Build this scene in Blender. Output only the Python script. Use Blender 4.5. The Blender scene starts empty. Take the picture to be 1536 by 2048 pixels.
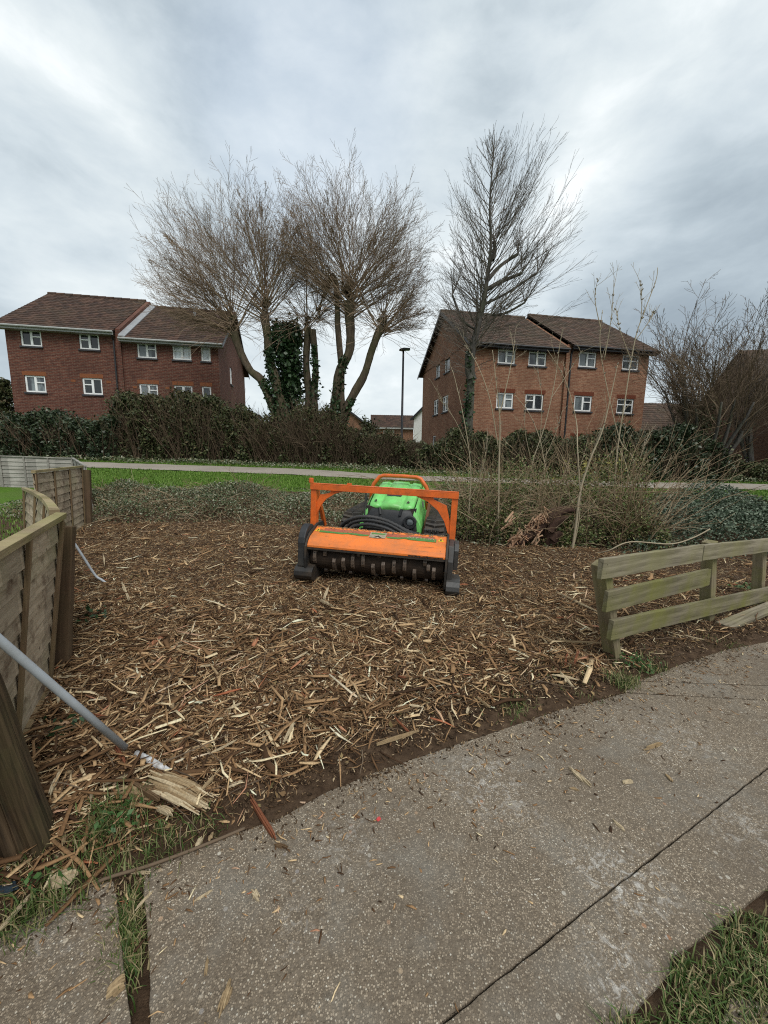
import bpy, math, random
import numpy as np
from mathutils import Vector, Matrix
random.seed(7); np.random.seed(7)
R = math.radians
SC = bpy.context.scene
COL = SC.collection

# ------------------------------------------------------------------ camera, sky, sun, exposure
FPX, PITCH, ROLL, CH = 770.0, R(8.57), 0.0135, 1.5
CAMM = Matrix.Rotation(math.pi/2 - PITCH, 3, 'X') @ Matrix.Rotation(ROLL, 3, 'Z')
cam_d = bpy.data.cameras.new('camera'); cam = bpy.data.objects.new('camera', cam_d); COL.objects.link(cam)
cam.matrix_world = Matrix.Translation((0, 0, CH)) @ CAMM.to_4x4()
cam_d.sensor_fit = 'HORIZONTAL'; cam_d.sensor_width = 36; cam_d.lens = 36*FPX/1536
cam_d.clip_start = 0.05; cam_d.clip_end = 2000
SC.camera = cam
SC.render.resolution_x = 768; SC.render.resolution_y = 1024
SC.view_settings.view_transform = 'Standard'; SC.view_settings.look = 'None'
SC.view_settings.exposure = 0.58; SC.view_settings.gamma = 1.0
SC.render.engine = 'CYCLES'
SC.cycles.use_denoising = False
SC.cycles.max_bounces = 5; SC.cycles.diffuse_bounces = 3; SC.cycles.glossy_bounces = 2
SC.cycles.transparent_max_bounces = 4; SC.cycles.transmission_bounces = 2
SC.cycles.filter_width = 1.1

def raydir(px, py):
    return CAMM @ Vector(((px-768)/FPX, -(py-1024)/FPX, -1))

SUN_EL, SUN_AZ = R(52), R(150)      # azimuth clockwise from +Y (north)
wd = bpy.data.worlds.new('World'); SC.world = wd; wd.use_nodes = True
nt = wd.node_tree; N = nt.nodes; L = nt.links; N.clear()
def nd(t, **k):
    n = N.new(t)
    for a, b in k.items(): setattr(n, a, b)
    return n
def math_(op, a, b=None, c=None, clamp=False):
    n = nd('ShaderNodeMath', operation=op); n.use_clamp = clamp
    for i, v in enumerate((a, b, c)):
        if v is None: continue
        if isinstance(v, (int, float)): n.inputs[i].default_value = v
        else: L.new(v, n.inputs[i])
    return n.outputs[0]
out = nd('ShaderNodeOutputWorld'); bg = nd('ShaderNodeBackground'); bg.inputs[1].default_value = 0.1
L.new(bg.outputs[0], out.inputs[0])
sky = nd('ShaderNodeTexSky'); sky.sky_type = 'NISHITA'; sky.sun_disc = False
sky.sun_elevation = SUN_EL; sky.sun_rotation = SUN_AZ; sky.air_density = 1.2; sky.dust_density = 2.0
tc = nd('ShaderNodeTexCoord'); sep = nd('ShaderNodeSeparateXYZ'); L.new(tc.outputs['Generated'], sep.inputs[0])
zz = math_('ADD', math_('MAXIMUM', sep.outputs[2], 0.0), 0.42)
cmb = nd('ShaderNodeCombineXYZ'); L.new(math_('DIVIDE', sep.outputs[0], zz), cmb.inputs[0]); L.new(math_('DIVIDE', sep.outputs[1], zz), cmb.inputs[1])
def wnoise(scale, detail, rough, seed, dist=0.0):
    mp = nd('ShaderNodeMapping'); mp.inputs['Location'].default_value = (seed, seed*.7, seed*.3); mp.inputs['Rotation'].default_value = (0, 0, .5); mp.inputs['Scale'].default_value = (1, 1, 2.1)
    L.new(tc.outputs['Generated'], mp.inputs[0])
    n = nd('ShaderNodeTexNoise'); n.inputs['Scale'].default_value = scale; n.inputs['Detail'].default_value = detail
    n.inputs['Roughness'].default_value = rough; n.inputs['Distortion'].default_value = dist; L.new(mp.outputs[0], n.inputs['Vector'])
    return n.outputs['Fac']
n1 = wnoise(2.3, 7, .55, 3.1, .25); n2 = wnoise(6.5, 6, .58, 9.4, .25)
def blob(px, py, deg, amt):
    d = raydir(px, py).normalized()
    vm = nd('ShaderNodeVectorMath', operation='DOT_PRODUCT'); L.new(tc.outputs['Generated'], vm.inputs[0]); vm.inputs[1].default_value = d
    mr = nd('ShaderNodeMapRange', interpolation_type='SMOOTHSTEP'); L.new(vm.outputs['Value'], mr.inputs[0])
    mr.inputs[1].default_value = math.cos(R(deg)); mr.inputs[2].default_value = 1.0; mr.inputs[3].default_value = 0; mr.inputs[4].default_value = amt
    return mr.outputs[0]
tot = math_('ADD', math_('MULTIPLY', math_('SUBTRACT', n1, .5), 1.0), math_('MULTIPLY', math_('SUBTRACT', n2, .5), .75))
for b in ((1480, 150, 21, .28), (1330, 330, 14, .06), (1190, 430, 9, .14), (70, 320, 19, .40), (1480, 470, 19, -.50), (1330, 520, 14, -.32), (60, 540, 17, -.40),
          (330, 150, 22, -.12), (1000, 120, 18, -.14), (90, 40, 22, -.24), (700, 10, 22, -.08), (640, 250, 17, .10), (1440, 60, 9, -.08), (850, 700, 20, .12), (230, 440, 9, -.1), (250, 620, 14, .18), (130, 230, 12, .15)):
    tot = math_('ADD', tot, blob(*b))
fac = math_('ADD', tot, .695, clamp=True)
cr = nd('ShaderNodeValToRGB'); L.new(fac, cr.inputs[0])
els = cr.color_ramp.elements
els[0].position = 0.0; els[0].color = (.305, .365, .42, 1); els[1].position = 1.0; els[1].color = (.86, .90, .92, 1)
for p_, c_ in ((.3, (.43, .50, .555, 1)), (.55, (.57, .64, .69, 1)), (.8, (.70, .76, .79, 1))):
    e = els.new(p_); e.color = c_
sc_ = nd('ShaderNodeMix', data_type='RGBA', blend_type='MULTIPLY'); sc_.inputs['Factor'].default_value = 1
L.new(cr.outputs[0], sc_.inputs[6]); sc_.inputs[7].default_value = (7.9, 7.9, 7.8, 1)
# thin places in the cloud let the blue sky through
thin = math_('ADD', blob(610, 215, 15, .9), math_('MULTIPLY', wnoise(1.7, 3, .5, 21., .2), .25))
mx = nd('ShaderNodeMix', data_type='RGBA'); L.new(math_('MULTIPLY', thin, .22, clamp=True), mx.inputs['Factor'])
L.new(sc_.outputs[2], mx.inputs[6])
skm = nd('ShaderNodeMix', data_type='RGBA', blend_type='MULTIPLY'); skm.inputs['Factor'].default_value = 1
L.new(sky.outputs[0], skm.inputs[6]); skm.inputs[7].default_value = (1.6, 1.6, 1.6, 1); L.new(skm.outputs[2], mx.inputs[7])
L.new(mx.outputs[2], bg.inputs[0])

sl = bpy.data.lights.new('sun', 'SUN'); so = bpy.data.objects.new('sun', sl); COL.objects.link(so)
sl.energy = 1.5; sl.angle = R(24); sl.color = (1, .965, .92)
sd = Vector((math.sin(SUN_AZ)*math.cos(SUN_EL), math.cos(SUN_AZ)*math.cos(SUN_EL), math.sin(SUN_EL)))
so.rotation_euler = sd.to_track_quat('Z', 'Y').to_euler()

# ------------------------------------------------------------------ helpers: placing
def sm(a, b, x):
    t = np.clip((np.asarray(x, float)-a)/(b-a), 0, 1); return t*t*(3-2*t)
def H(x, y):
    x = np.asarray(x, float); y = np.asarray(y, float)
    yb = sum(np.interp(y+o, [-99, 5, 7, 10, 15, 22, 30, 999], [0, 0, .1, .35, .73, 1.15, 1.2, 1.2]) for o in (-.8, -.4, 0, .4, .8))/5
    return yb - .019*np.clip(x, -20, 20)*sm(6, 14, y)
def Hf(x, y): return float(H(x, y))
def at(px, py, Y):
    d = raydir(px, py); t = Y/d.y
    return Vector((d.x*t, Y, CH + d.z*t))
def gp(px, py, zoff=0.0):
    d = raydir(px, py); t = .3
    while t < 300:
        q = Vector((0, 0, CH)) + d*t
        if q.z <= Hf(q.x, q.y)+zoff: break
        t *= 1.004
    return q

# ------------------------------------------------------------------ helpers: meshes
class MB:
    def __init__(s): s.v = []; s.f = []
    def add(s, vs, fs):
        o = len(s.v); s.v.extend([tuple(v) for v in vs]); s.f.extend([tuple(i+o for i in f) for f in fs]); return s
    def box(s, x0, x1, y0, y1, z0, z1, m=None):
        vs = [Vector(p) for p in ((x0,y0,z0),(x1,y0,z0),(x1,y1,z0),(x0,y1,z0),(x0,y0,z1),(x1,y0,z1),(x1,y1,z1),(x0,y1,z1))]
        if m is not None: vs = [m @ v for v in vs]
        return s.add(vs, [(0,3,2,1),(4,5,6,7),(0,1,5,4),(1,2,6,5),(2,3,7,6),(3,0,4,7)])
    def hexa(s, p):   # eight corners, bottom four then top four
        return s.add(p, [(0,3,2,1),(4,5,6,7),(0,1,5,4),(1,2,6,5),(2,3,7,6),(3,0,4,7)])
    def bar(s, a, b, w, h, up=(0,0,1)):
        a = Vector(a); b = Vector(b); d = (b-a).normalized(); u = Vector(up)
        sx = d.cross(u)
        if sx.length < 1e-4: sx = d.cross(Vector((1,0,0)))
        sx.normalize(); uz = sx.cross(d).normalized()
        c = [(-1,-1),(1,-1),(1,1),(-1,1)]
        return s.add([a+sx*i*w/2+uz*j*h/2 for i,j in c]+[b+sx*i*w/2+uz*j*h/2 for i,j in c], [(0,1,2,3),(7,6,5,4),(0,4,5,1),(1,5,6,2),(2,6,7,3),(3,7,4,0)])
    def prism(s, poly, axis, a, b):   # 2-D polygon pushed along an axis between a and b
        f = {'x': lambda u,v,t:(t,u,v), 'y': lambda u,v,t:(u,t,v), 'z': lambda u,v,t:(u,v,t)}[axis]
        n = len(poly); vs = [f(u,v,a) for u,v in poly]+[f(u,v,b) for u,v in poly]
        return s.add(vs, [tuple(range(n))[::-1], tuple(range(n,2*n))]+[(i,(i+1)%n,n+(i+1)%n,n+i) for i in range(n)])
    def tube(s, pts, rad, n=6, cap=True):
        pts = [Vector(p) for p in pts]; k = len(pts)
        if isinstance(rad, (int, float)): rad = [rad]*k
        o = len(s.v); ref = None
        for i, p in enumerate(pts):
            d = (pts[min(i+1,k-1)]-pts[max(i-1,0)])
            if d.length < 1e-9: d = Vector((0,0,1))
            d.normalize()
            if ref is None:
                ref = d.orthogonal().normalized()
            ref = (ref - d*ref.dot(d))
            if ref.length < 1e-6: ref = d.orthogonal()
            ref.normalize(); w = d.cross(ref)
            for j in range(n):
                a = 2*math.pi*j/n; q = p + (ref*math.cos(a)+w*math.sin(a))*rad[i]; s.v.append((q.x,q.y,q.z))
        for i in range(k-1):
            for j in range(n):
                s.f.append((o+i*n+j, o+i*n+(j+1)%n, o+(i+1)*n+(j+1)%n, o+(i+1)*n+j))
        if cap:
            s.f.append(tuple(o+j for j in range(n))[::-1]); s.f.append(tuple(o+(k-1)*n+j for j in range(n)))
        return s
    def lathe(s, prof, axis='x', n=24, c=(0,0,0)):    # (t, r) pairs round an axis
        k = len(prof); o = len(s.v)
        for t, r in prof:
            for j in range(n):
                a = 2*math.pi*j/n; u, v = r*math.cos(a), r*math.sin(a)
                p = {'x':(t,u,v),'y':(u,t,v),'z':(u,v,t)}[axis]; s.v.append((p[0]+c[0],p[1]+c[1],p[2]+c[2]))
        for i in range(k-1):
            for j in range(n): s.f.append((o+i*n+j, o+i*n+(j+1)%n, o+(i+1)*n+(j+1)%n, o+(i+1)*n+j))
        s.f.append(tuple(o+j for j in range(n))[::-1]); s.f.append(tuple(o+(k-1)*n+j for j in range(n)))
        return s
    def build(s, name, mat, parent=None, smooth=False, uv=False, bevel=0, loc=None):
        me = bpy.data.meshes.new(name); me.from_pydata(s.v, [], s.f); me.materials.append(mat)
        if uv: boxuv(me)
        if smooth: me.polygons.foreach_set('use_smooth', [True]*len(me.polygons))
        o = bpy.data.objects.new(name, me); COL.objects.link(o)
        if parent is not None: o.parent = parent
        if loc is not None: o.location = loc
        if bevel:
            m = o.modifiers.new('bevel', 'BEVEL'); m.width = bevel; m.segments = 2; m.limit_method = 'ANGLE'; m.angle_limit = R(35)
        return o
def boxuv(me):
    uv = me.uv_layers.new(name='uv')
    for p in me.polygons:
        n = p.normal; ax = 0 if abs(n.x) > max(abs(n.y), abs(n.z)) else (1 if abs(n.y) > abs(n.z) else 2)
        for li in p.loop_indices:
            c = me.vertices[me.loops[li].vertex_index].co
            uv.data[li].uv = (c.y, c.z) if ax == 0 else ((c.x, c.z) if ax == 1 else (c.x, c.y))
def quads(name, V, mat, parent=None, smooth=False):
    """V: (n,4,3) array of loose quads -> one mesh object"""
    n = len(V); me = bpy.data.meshes.new(name)
    me.vertices.add(n*4); me.vertices.foreach_set('co', np.ascontiguousarray(V, dtype=np.float32).ravel())
    me.loops.add(n*4); me.loops.foreach_set('vertex_index', np.arange(n*4, dtype=np.int32))
    me.polygons.add(n); me.polygons.foreach_set('loop_start', np.arange(0, n*4, 4, dtype=np.int32)); me.polygons.foreach_set('loop_total', np.full(n, 4, dtype=np.int32))
    me.update(calc_edges=True); me.materials.append(mat)
    o = bpy.data.objects.new(name, me); COL.objects.link(o)
    if parent is not None: o.parent = parent
    return o
def meshnp(name, V, Fq, mat, parent=None, smooth=False):
    me = bpy.data.meshes.new(name); n = len(Fq)
    me.vertices.add(len(V)); me.vertices.foreach_set('co', np.ascontiguousarray(V, dtype=np.float32).ravel())
    me.loops.add(n*4); me.loops.foreach_set('vertex_index', np.ascontiguousarray(Fq, dtype=np.int32).ravel())
    me.polygons.add(n); me.polygons.foreach_set('loop_start', np.arange(0, n*4, 4, dtype=np.int32)); me.polygons.foreach_set('loop_total', np.full(n, 4, dtype=np.int32))
    if smooth: me.polygons.foreach_set('use_smooth', [True]*n)
    me.update(calc_edges=True); me.materials.append(mat)
    o = bpy.data.objects.new(name, me); COL.objects.link(o)
    if parent is not None: o.parent = parent
    return o
def empty(name, loc=(0,0,0), rz=0):
    o = bpy.data.objects.new(name, None); COL.objects.link(o); o.location = loc; o.rotation_euler = (0,0,rz); o.empty_display_size = .2; return o
def tag(o, label=None, cat=None, group=None, kind=None):
    if label: o['label'] = label
    if cat: o['category'] = cat
    if group: o['group'] = group
    if kind: o['kind'] = kind
    return o
def thing(name, label, cat, loc=(0,0,0), rz=0, group=None):
    return tag(empty(name, loc, rz), label, cat, group)

# ------------------------------------------------------------------ helpers: materials
class NT:
    def __init__(s, name, rough=.8, spec=.3, metal=0):
        s.m = bpy.data.materials.new(name); s.m.use_nodes = True; s.t = s.m.node_tree; s.b = s.t.nodes['Principled BSDF']
        s.b.inputs['Roughness'].default_value = rough; s.b.inputs['Specular IOR Level'].default_value = spec; s.b.inputs['Metallic'].default_value = metal
        s.tc = s.t.nodes.new('ShaderNodeTexCoord')
    def n(s, t, **k):
        n = s.t.nodes.new(t)
        for a, b in k.items(): setattr(n, a, b)
        return n
    def l(s, a, b): s.t.links.new(a, b)
    def map(s, coord='Object', scale=(1,1,1), rot=(0,0,0), loc=(0,0,0)):
        m = s.n('ShaderNodeMapping'); m.inputs['Scale'].default_value = scale; m.inputs['Rotation'].default_value = rot; m.inputs['Location'].default_value = loc
        s.l(s.tc.outputs[coord], m.inputs[0]); return m.outputs[0]
    def noise(s, scale, detail=4, rough=.55, vec=None, dist=0):
        n = s.n('ShaderNodeTexNoise'); n.inputs['Scale'].default_value = scale; n.inputs['Detail'].default_value = detail; n.inputs['Roughness'].default_value = rough; n.inputs['Distortion'].default_value = dist
        s.l(vec if vec is not None else s.tc.outputs['Object'], n.inputs['Vector']); return n.outputs['Fac']
    def vor(s, scale, vec=None, feat='F1', out='Color'):
        n = s.n('ShaderNodeTexVoronoi', feature=feat); n.inputs['Scale'].default_value = scale
        s.l(vec if vec is not None else s.tc.outputs['Object'], n.inputs['Vector']); return n.outputs[out]
    def ramp(s, fac, stops, interp='LINEAR'):
        r = s.n('ShaderNodeValToRGB'); s.l(fac, r.inputs[0]); e = r.color_ramp.elements; r.color_ramp.interpolation = interp
        def c4(c): return (c, c, c, 1) if isinstance(c, (int, float)) else (*c, 1)
        e[0].position, e[0].color = stops[0][0], c4(stops[0][1]); e[1].position, e[1].color = stops[-1][0], c4(stops[-1][1])
        for p, c in stops[1:-1]: x = e.new(p); x.color = c4(c)
        return r.outputs[0]
    def mix(s, fac, a, b, mode='MIX'):
        m = s.n('ShaderNodeMix', data_type='RGBA', blend_type=mode)
        for i, v in (('Factor', fac), (6, a), (7, b)):
            if isinstance(v, (int, float)): m.inputs[i].default_value = v if i == 'Factor' else (v, v, v, 1)
            elif isinstance(v, tuple): m.inputs[i].default_value = (*v, 1)
            else: s.l(v, m.inputs[i])
        return m.outputs[2]
    def mth(s, op, a, b=0.0, clamp=False):
        m = s.n('ShaderNodeMath', operation=op); m.use_clamp = clamp
        for i, v in enumerate((a, b)):
            if isinstance(v, (int, float)): m.inputs[i].default_value = v
            else: s.l(v, m.inputs[i])
        return m.outputs[0]
    def rnd(s): return s.n('ShaderNodeNewGeometry').outputs['Random Per Island']
    def orn(s): return s.n('ShaderNodeObjectInfo').outputs['Random']
    def col(s, c):
        if isinstance(c, tuple): s.b.inputs['Base Color'].default_value = (*c, 1)
        else: s.l(c, s.b.inputs['Base Color'])
    def bump(s, h, strength=.5, dist=.01):
        b = s.n('ShaderNodeBump'); b.inputs['Strength'].default_value = strength; b.inputs['Distance'].default_value = dist
        s.l(h, b.inputs['Height']); s.l(b.outputs[0], s.b.inputs['Normal'])
def plain(name, c, rough=.6, spec=.3, metal=0, var=.25, scale=6, bump=.15, dirt=None, dfac=.5, dscale=3):
    t = NT(name, rough, spec, metal); f = t.noise(scale, 5)
    c2 = t.ramp(f, [(.25, tuple(x*(1-var) for x in c)), (.75, tuple(min(1, x*(1+var)) for x in c))])
    if dirt: c2 = t.mix(t.ramp(t.noise(dscale, 6, .65), [(.42, 0), (.68, dfac)]), c2, dirt)
    t.col(c2); t.bump(t.noise(scale*6, 4), bump, .01); return t.m
def leafmat(name, cols, rough=.5, spec=.25, trans=.15):
    t = NT(name, rough, spec); k = len(cols)
    t.col(t.ramp(t.rnd(), [(i/(k-1), c) for i, c in enumerate(cols)]))
    return t.m
def woodmat(name, light, dark, axis, gscale=30, moss=None, mfac=.6, mscale=2.2, rough=.85, per=True):
    t = NT(name, rough, .15); sc = [gscale]*3
    if axis == 3: sc[0] = sc[1] = gscale*.06
    else: sc[axis] = gscale*.05
    v = t.map('Object', tuple(sc)); f = t.noise(1.0, 5, .6, v, .4)
    c = t.ramp(f, [(.3, dark), (.7, light)])
    c = t.mix(t.ramp(t.noise(2.0, 4), [(.35, .0), (.75, .45)]), c, tuple(x*.55 for x in dark))
    if per: c = t.mix(1.0, c, t.ramp(t.rnd(), [(0, .72), (1, 1.2)]), 'MULTIPLY')
    if moss: c = t.mix(t.ramp(t.noise(mscale, 5, .6), [(.40, 0), (.66, mfac)]), c, moss)
    t.col(c); t.bump(f, .5, .006); return t.m
def brickmat(name, c1, c2, mortar, c3=None):
    t = NT(name, .9, .15); b = t.n('ShaderNodeTexBrick')
    for k, v in (('Scale', 1), ('Brick Width', .235), ('Row Height', .078), ('Mortar Size', .010), ('Mortar Smooth', .1), ('Bias', -.1)): b.inputs[k].default_value = v
    b.inputs['Color1'].default_value = (*c1, 1); b.inputs['Color2'].default_value = (*c2, 1); b.inputs['Mortar'].default_value = (*mortar, 1)
    t.l(t.tc.outputs['UV'], b.inputs['Vector'])
    m = t.ramp(t.noise(.55, 6, .68), [(.3, .66), (.7, 1.18)])
    c = t.mix(1.0, b.outputs['Color'], m, 'MULTIPLY')
    g = t.noise(9, 3, .6); c = t.mix(t.ramp(t.noise(1.0, 2, .5, t.map('UV', (4.2, 12.8, 1))), [(.45, 0), (.62, .6)]), c, c3 or tuple(x*.6 for x in c1)); c = t.mix(t.ramp(g, [(.5, 0), (.75, .35)]), c, c3 or tuple(x*.6 for x in c1))
    t.col(c); t.bump(b.outputs['Fac'], -.4, .008); return t.m
def roofmat(name, c1, c2, moss):
    t = NT(name, .85, .2)
    v = t.map('UV', (1/.22, 1/.30, 1)); b = t.n('ShaderNodeTexBrick')
    for k, x in (('Scale', 1), ('Brick Width', 1), ('Row Height', 1), ('Mortar Size', .07), ('Mortar Smooth', .6)): b.inputs[k].default_value = x
    b.offset = .5
    b.inputs['Color1'].default_value = (*c1, 1); b.inputs['Color2'].default_value = (*c2, 1); b.inputs['Mortar'].default_value = (*tuple(x*.45 for x in c1), 1)
    t.l(v, b.inputs['Vector'])
    c = t.mix(t.ramp(t.noise(.9, 6, .65), [(.4, 0), (.7, .6)]), b.outputs['Color'], moss)
    t.col(c); t.bump(b.outputs['Fac'], -.5, .02); return t.m

# ------------------------------------------------------------------ the setting: ground, slabs, far path
EDX = [-3.0, -1.17, -.9, -.65, -.41, -.25, 0, .3, .65, 1.06, 1.57, 1.71, 1.84, 2.23, 2.65, 3.18, 6, 9]
EDY = [-.45, .97, 1.16, 1.28, 1.38, 1.50, 1.63, 1.76, 1.91, 2.09, 2.28, 2.40, 2.45, 2.64, 2.82, 2.99, 4.12, 5.3]
def yedge(x): return np.interp(x, EDX, EDY)
def xfence(y): return np.interp(y, [.3, .8, 1.2, 2.2, 4.2, 5.2, 7.2], [-.8, -1.1, -1.38, -2.05, -3.4, -4.6, -5.6])
def yfar(x): return np.interp(x, [-6, -5, -3.5, -1.6, 0, 1.6, 4, 6, 9], [7.4, 7.2, 7.5, 7.2, 6.9, 6.1, 5.9, 5.7, 5.5])
def slabmask(x, y):
    a = sm(.02, .12, yedge(x)-y); b = sm(.0, .1, (.52*(y-.92)-.23*(x-.86))/.57); return a*b
def mulchmask(x, y):
    return sm(0, .25, y-yedge(x))*sm(-.5, .1, x-xfence(y))*sm(-.3, .5, yfar(x)-y)
def bumps(x, y):
    x = np.asarray(x, float); y = np.asarray(y, float)
    return (np.sin(2.3*x+1.1*np.sin(1.7*y))*np.sin(2.9*y+.6) * .018 + np.sin(5.7*x+2.2*y+1)*np.sin(6.1*y-1.3*x) * .013
            + np.sin(11*x-4*y)*np.sin(9*y+5*x)*.007)
def G(x, y):
    x = np.asarray(x, float); y = np.asarray(y, float)
    m = mulchmask(x, y)
    heap = .10*np.exp(-(((x+1.25)/.35)**2+((y-1.75)/.4)**2)) + .05*np.exp(-(((x+2.6)/.6)**2+((y-3.4)/.8)**2)) + .07*np.exp(-(((x-2.8)/.7)**2+((y-5.6)/.4)**2))
    return H(x, y) + m*(bumps(x, y)+.02+heap) - .028*slabmask(x, y) - .004*(1-m)*np.sin(8*x+3*y)*np.sin(9*y)
def Gf(x, y): return float(G(x, y))

xs = np.concatenate([[-420, -200, -110, -70], np.arange(-50, -9, 1.0), np.arange(-9, 9, .09), np.arange(9, 50, 1.0), [50, 70, 110, 200, 420]])
ys = np.concatenate([[-60, -20, -8, -4, -2], np.arange(-1, 9, .09), np.arange(9, 24, .4), np.arange(24, 50, 2), [50, 70, 110, 200, 420]])
X, Y = np.meshgrid(xs, ys); Z = G(X, Y)
V = np.stack([X, Y, Z], -1).reshape(-1, 3); nx = len(xs)
ii, jj = np.meshgrid(np.arange(len(ys)-1), np.arange(nx-1), indexing='ij'); a = (ii*nx+jj).ravel()
t = NT('ground_soil_and_grass', .95, .1)
at_ = t.n('ShaderNodeAttribute'); at_.attribute_name = 'soil'
soil = t.ramp(t.noise(14, 6, .65), [(.3, (.042, .026, .016)), (.55, (.09, .058, .036)), (.75, (.155, .105, .066))])
gr = t.ramp(t.noise(26, 5, .7), [(.3, (.045, .095, .010)), (.55, (.085, .165, .02)), (.8, (.14, .21, .045))])
gr = t.mix(t.ramp(t.noise(.7, 5, .6), [(.4, 0), (.7, .5)]), gr, (.10, .12, .045))
mk = t.mth('ADD', at_.outputs['Fac'], t.mth('MULTIPLY', t.mth('SUBTRACT', t.noise(3.2, 5, .6), .5), .9))
t.col(t.mix(t.ramp(mk, [(.4, 0), (.6, 1)]), gr, soil)); t.bump(t.noise(40, 6, .7), .9, .03)
go = meshnp('ground', V, np.stack([a, a+1, a+nx+1, a+nx], -1), t.m, smooth=True); tag(go, kind='structure')
xf, yf = V[:, 0], V[:, 1]
soilv = sm(.9, -.6, yf-yfar(xf)) * sm(-1.2, -.1, xf-xfence(yf)) * (1-.22*(1-sm(-.15, .15, (.52*(yf-.92)-.23*(xf-.86))/.57))) * (1-.8*sm(.35, .8, -(.52*(yf-.92)-.23*(xf-.86))/.57))
soilv = np.where((yf > 5) & (yf < 11), np.maximum(soilv, .75*(1-sm(10.4, 11.2, yf))*sm(-9, -7, xf)), soilv)
soilv = np.maximum(soilv, .9*sm(17.2, 18.2, yf)*(1-sm(30, 40, yf)))
pa = go.data.attributes.new('soil', 'FLOAT', 'POINT'); pa.data.foreach_set('value', soilv.astype(np.float32))

def concrete(name):
    t = NT(name, .88, .25)
    big = t.noise(1.3, 6, .6); mat_ = t.ramp(t.noise(60, 6, .7), [(.3, (.09, .071, .05)), (.7, (.195, .156, .113))])
    vv = t.vor(185, t.mix(.05, t.tc.outputs['Object'], t.n('ShaderNodeTexNoise').outputs['Color']), out='Color'); vs = t.n('ShaderNodeSeparateColor'); t.l(vv, vs.inputs[0])
    dist = t.vor(185, t.mix(.05, t.tc.outputs['Object'], t.n('ShaderNodeTexNoise').outputs['Color']), out='Distance')
    peb = t.ramp(vs.outputs[0], [(0, (.10, .076, .053)), (.25, (.18, .14, .097)), (.5, (.26, .208, .148)), (.75, (.33, .268, .195)), (.92, (.42, .35, .26)), (.98, (.50, .45, .36)), (1, (.58, .54, .46))])
    sel = t.mth('MULTIPLY', t.ramp(t.mth('ADD', vs.outputs[1], t.mth('MULTIPLY', t.mth('SUBTRACT', t.noise(2.4, 5, .65), .5), 1.1)), [(.10, .15), (.30, .95)]), t.ramp(dist, [(.42, 1), (.56, 0)]))
    c = t.mix(sel, mat_, peb)
    v2 = t.vor(34, out='Color'); s2 = t.n('ShaderNodeSeparateColor'); t.l(v2, s2.inputs[0]); d2 = t.vor(34, out='Distance')
    p2 = t.ramp(s2.outputs[0], [(0, (.30, .15, .08)), (.3, (.40, .32, .22)), (.6, (.52, .48, .4)), (1, (.22, .2, .19))])
    sel2 = t.mth('MULTIPLY', t.ramp(s2.outputs[1], [(.90, 0), (.93, .9)]), t.ramp(d2, [(.20, 1), (.27, 0)]))
    c = t.mix(sel2, c, p2)
    c = t.mix(t.ramp(big, [(.42, .0), (.68, .55)]), c, t.mix(t.noise(50, 4), (.058, .045, .032), (.15, .12, .09)))
    c = t.mix(t.ramp(t.noise(3.3, 6, .68, t.map('Object', loc=(4, 2, 0))), [(.5, 0), (.72, .5)]), c, (.20, .19, .165))
    # chalky lime bloom on the worn places
    def stain(px, py, rx, amt):
        q = gp(px, py); m = t.map('Object', (1/rx, 1/(rx*.9), 0), loc=(-q.x/rx, -q.y/(rx*.9), 0))
        ln = t.n('ShaderNodeVectorMath', operation='LENGTH'); t.l(m, ln.inputs[0])
        fall = t.ramp(ln.outputs['Value'], [(.15, 1), (1, 0)])
        sp = t.ramp(t.noise(26, 7, .75, dist=1.2), [(.50, 0), (.66, 1)])
        return t.mth('MULTIPLY', t.mth('MULTIPLY', fall, sp), amt)
    for q in ((970, 1570, .28, .7), (1250, 1770, .20, .95), (1180, 1730, .14, .5), (1225, 1930, .14, .95), (1060, 1650, .1, .4), (1240, 2000, .1, .5), (690, 1690, .2, .5), (1480, 1660, .25, .5), (1350, 1480, .4, .4), (600, 1850, .15, .3), (130, 1850, .2, .35)):
        c = t.mix(stain(*q), c, (.50, .48, .44))
    t.col(c); h = t.mix(sel, t.noise(160, 4), .8); t.bump(h, .8, .004); return t.m
MCON = concrete('exposed_aggregate_concrete')
def jag(p, closed=True, amp=.0016, step=.03):
    o = []
    for i in range(len(p)):
        a, b = Vector(p[i]), Vector(p[(i+1) % len(p)]); k = max(1, int((b-a).length/step)) if max(abs(a.x), abs(b.x)) < 4 else 1
        for j in range(k):
            q = a.lerp(b, j/k); o.append((q.x+random.uniform(-amp, amp), q.y+random.uniform(-amp, amp)))
    return o
edge = list(zip(EDX, EDY))
sA = [(-.845, 1.18)]+edge[3:10]+[(1.557, 2.262), (2.86, 2.172), (1.89, 1.6785), (.86, 1.1605), (.17, .8095), (-.42, .512), (-.605, .81), (-.67, .92), (-.80, 1.10)]
sC = [(-3.0, -.45), (-1.17, .97), (-1.06, 1.09), (-.93, 1.14), (-.86, 1.06), (-.75, .92), (-.655, .81), (-.44, .48), (-.9, .22), (-2.2, -.5)]
sB = [(-.42, .485), (.17, .803), (.86, 1.154), (1.89, 1.672), (2.87, 2.165), (6, 3.7), (9, 5.2), (9, 4.52), (1.38, 1.15), (1.2, 1.075), (1.04, 1.01), (.88, .945), (.86, .92), (.69, .83), (.1, .52), (-.4, .30), (-.85, .22)]
sD1 = [(1.565, 2.274), (1.705, 2.395), (3.2, 2.335), (2.885, 2.180)]
sD = [(1.715, 2.405)]+edge[12:18]+[(9, 5.22), (6, 3.715), (3.215, 2.345)]
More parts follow.
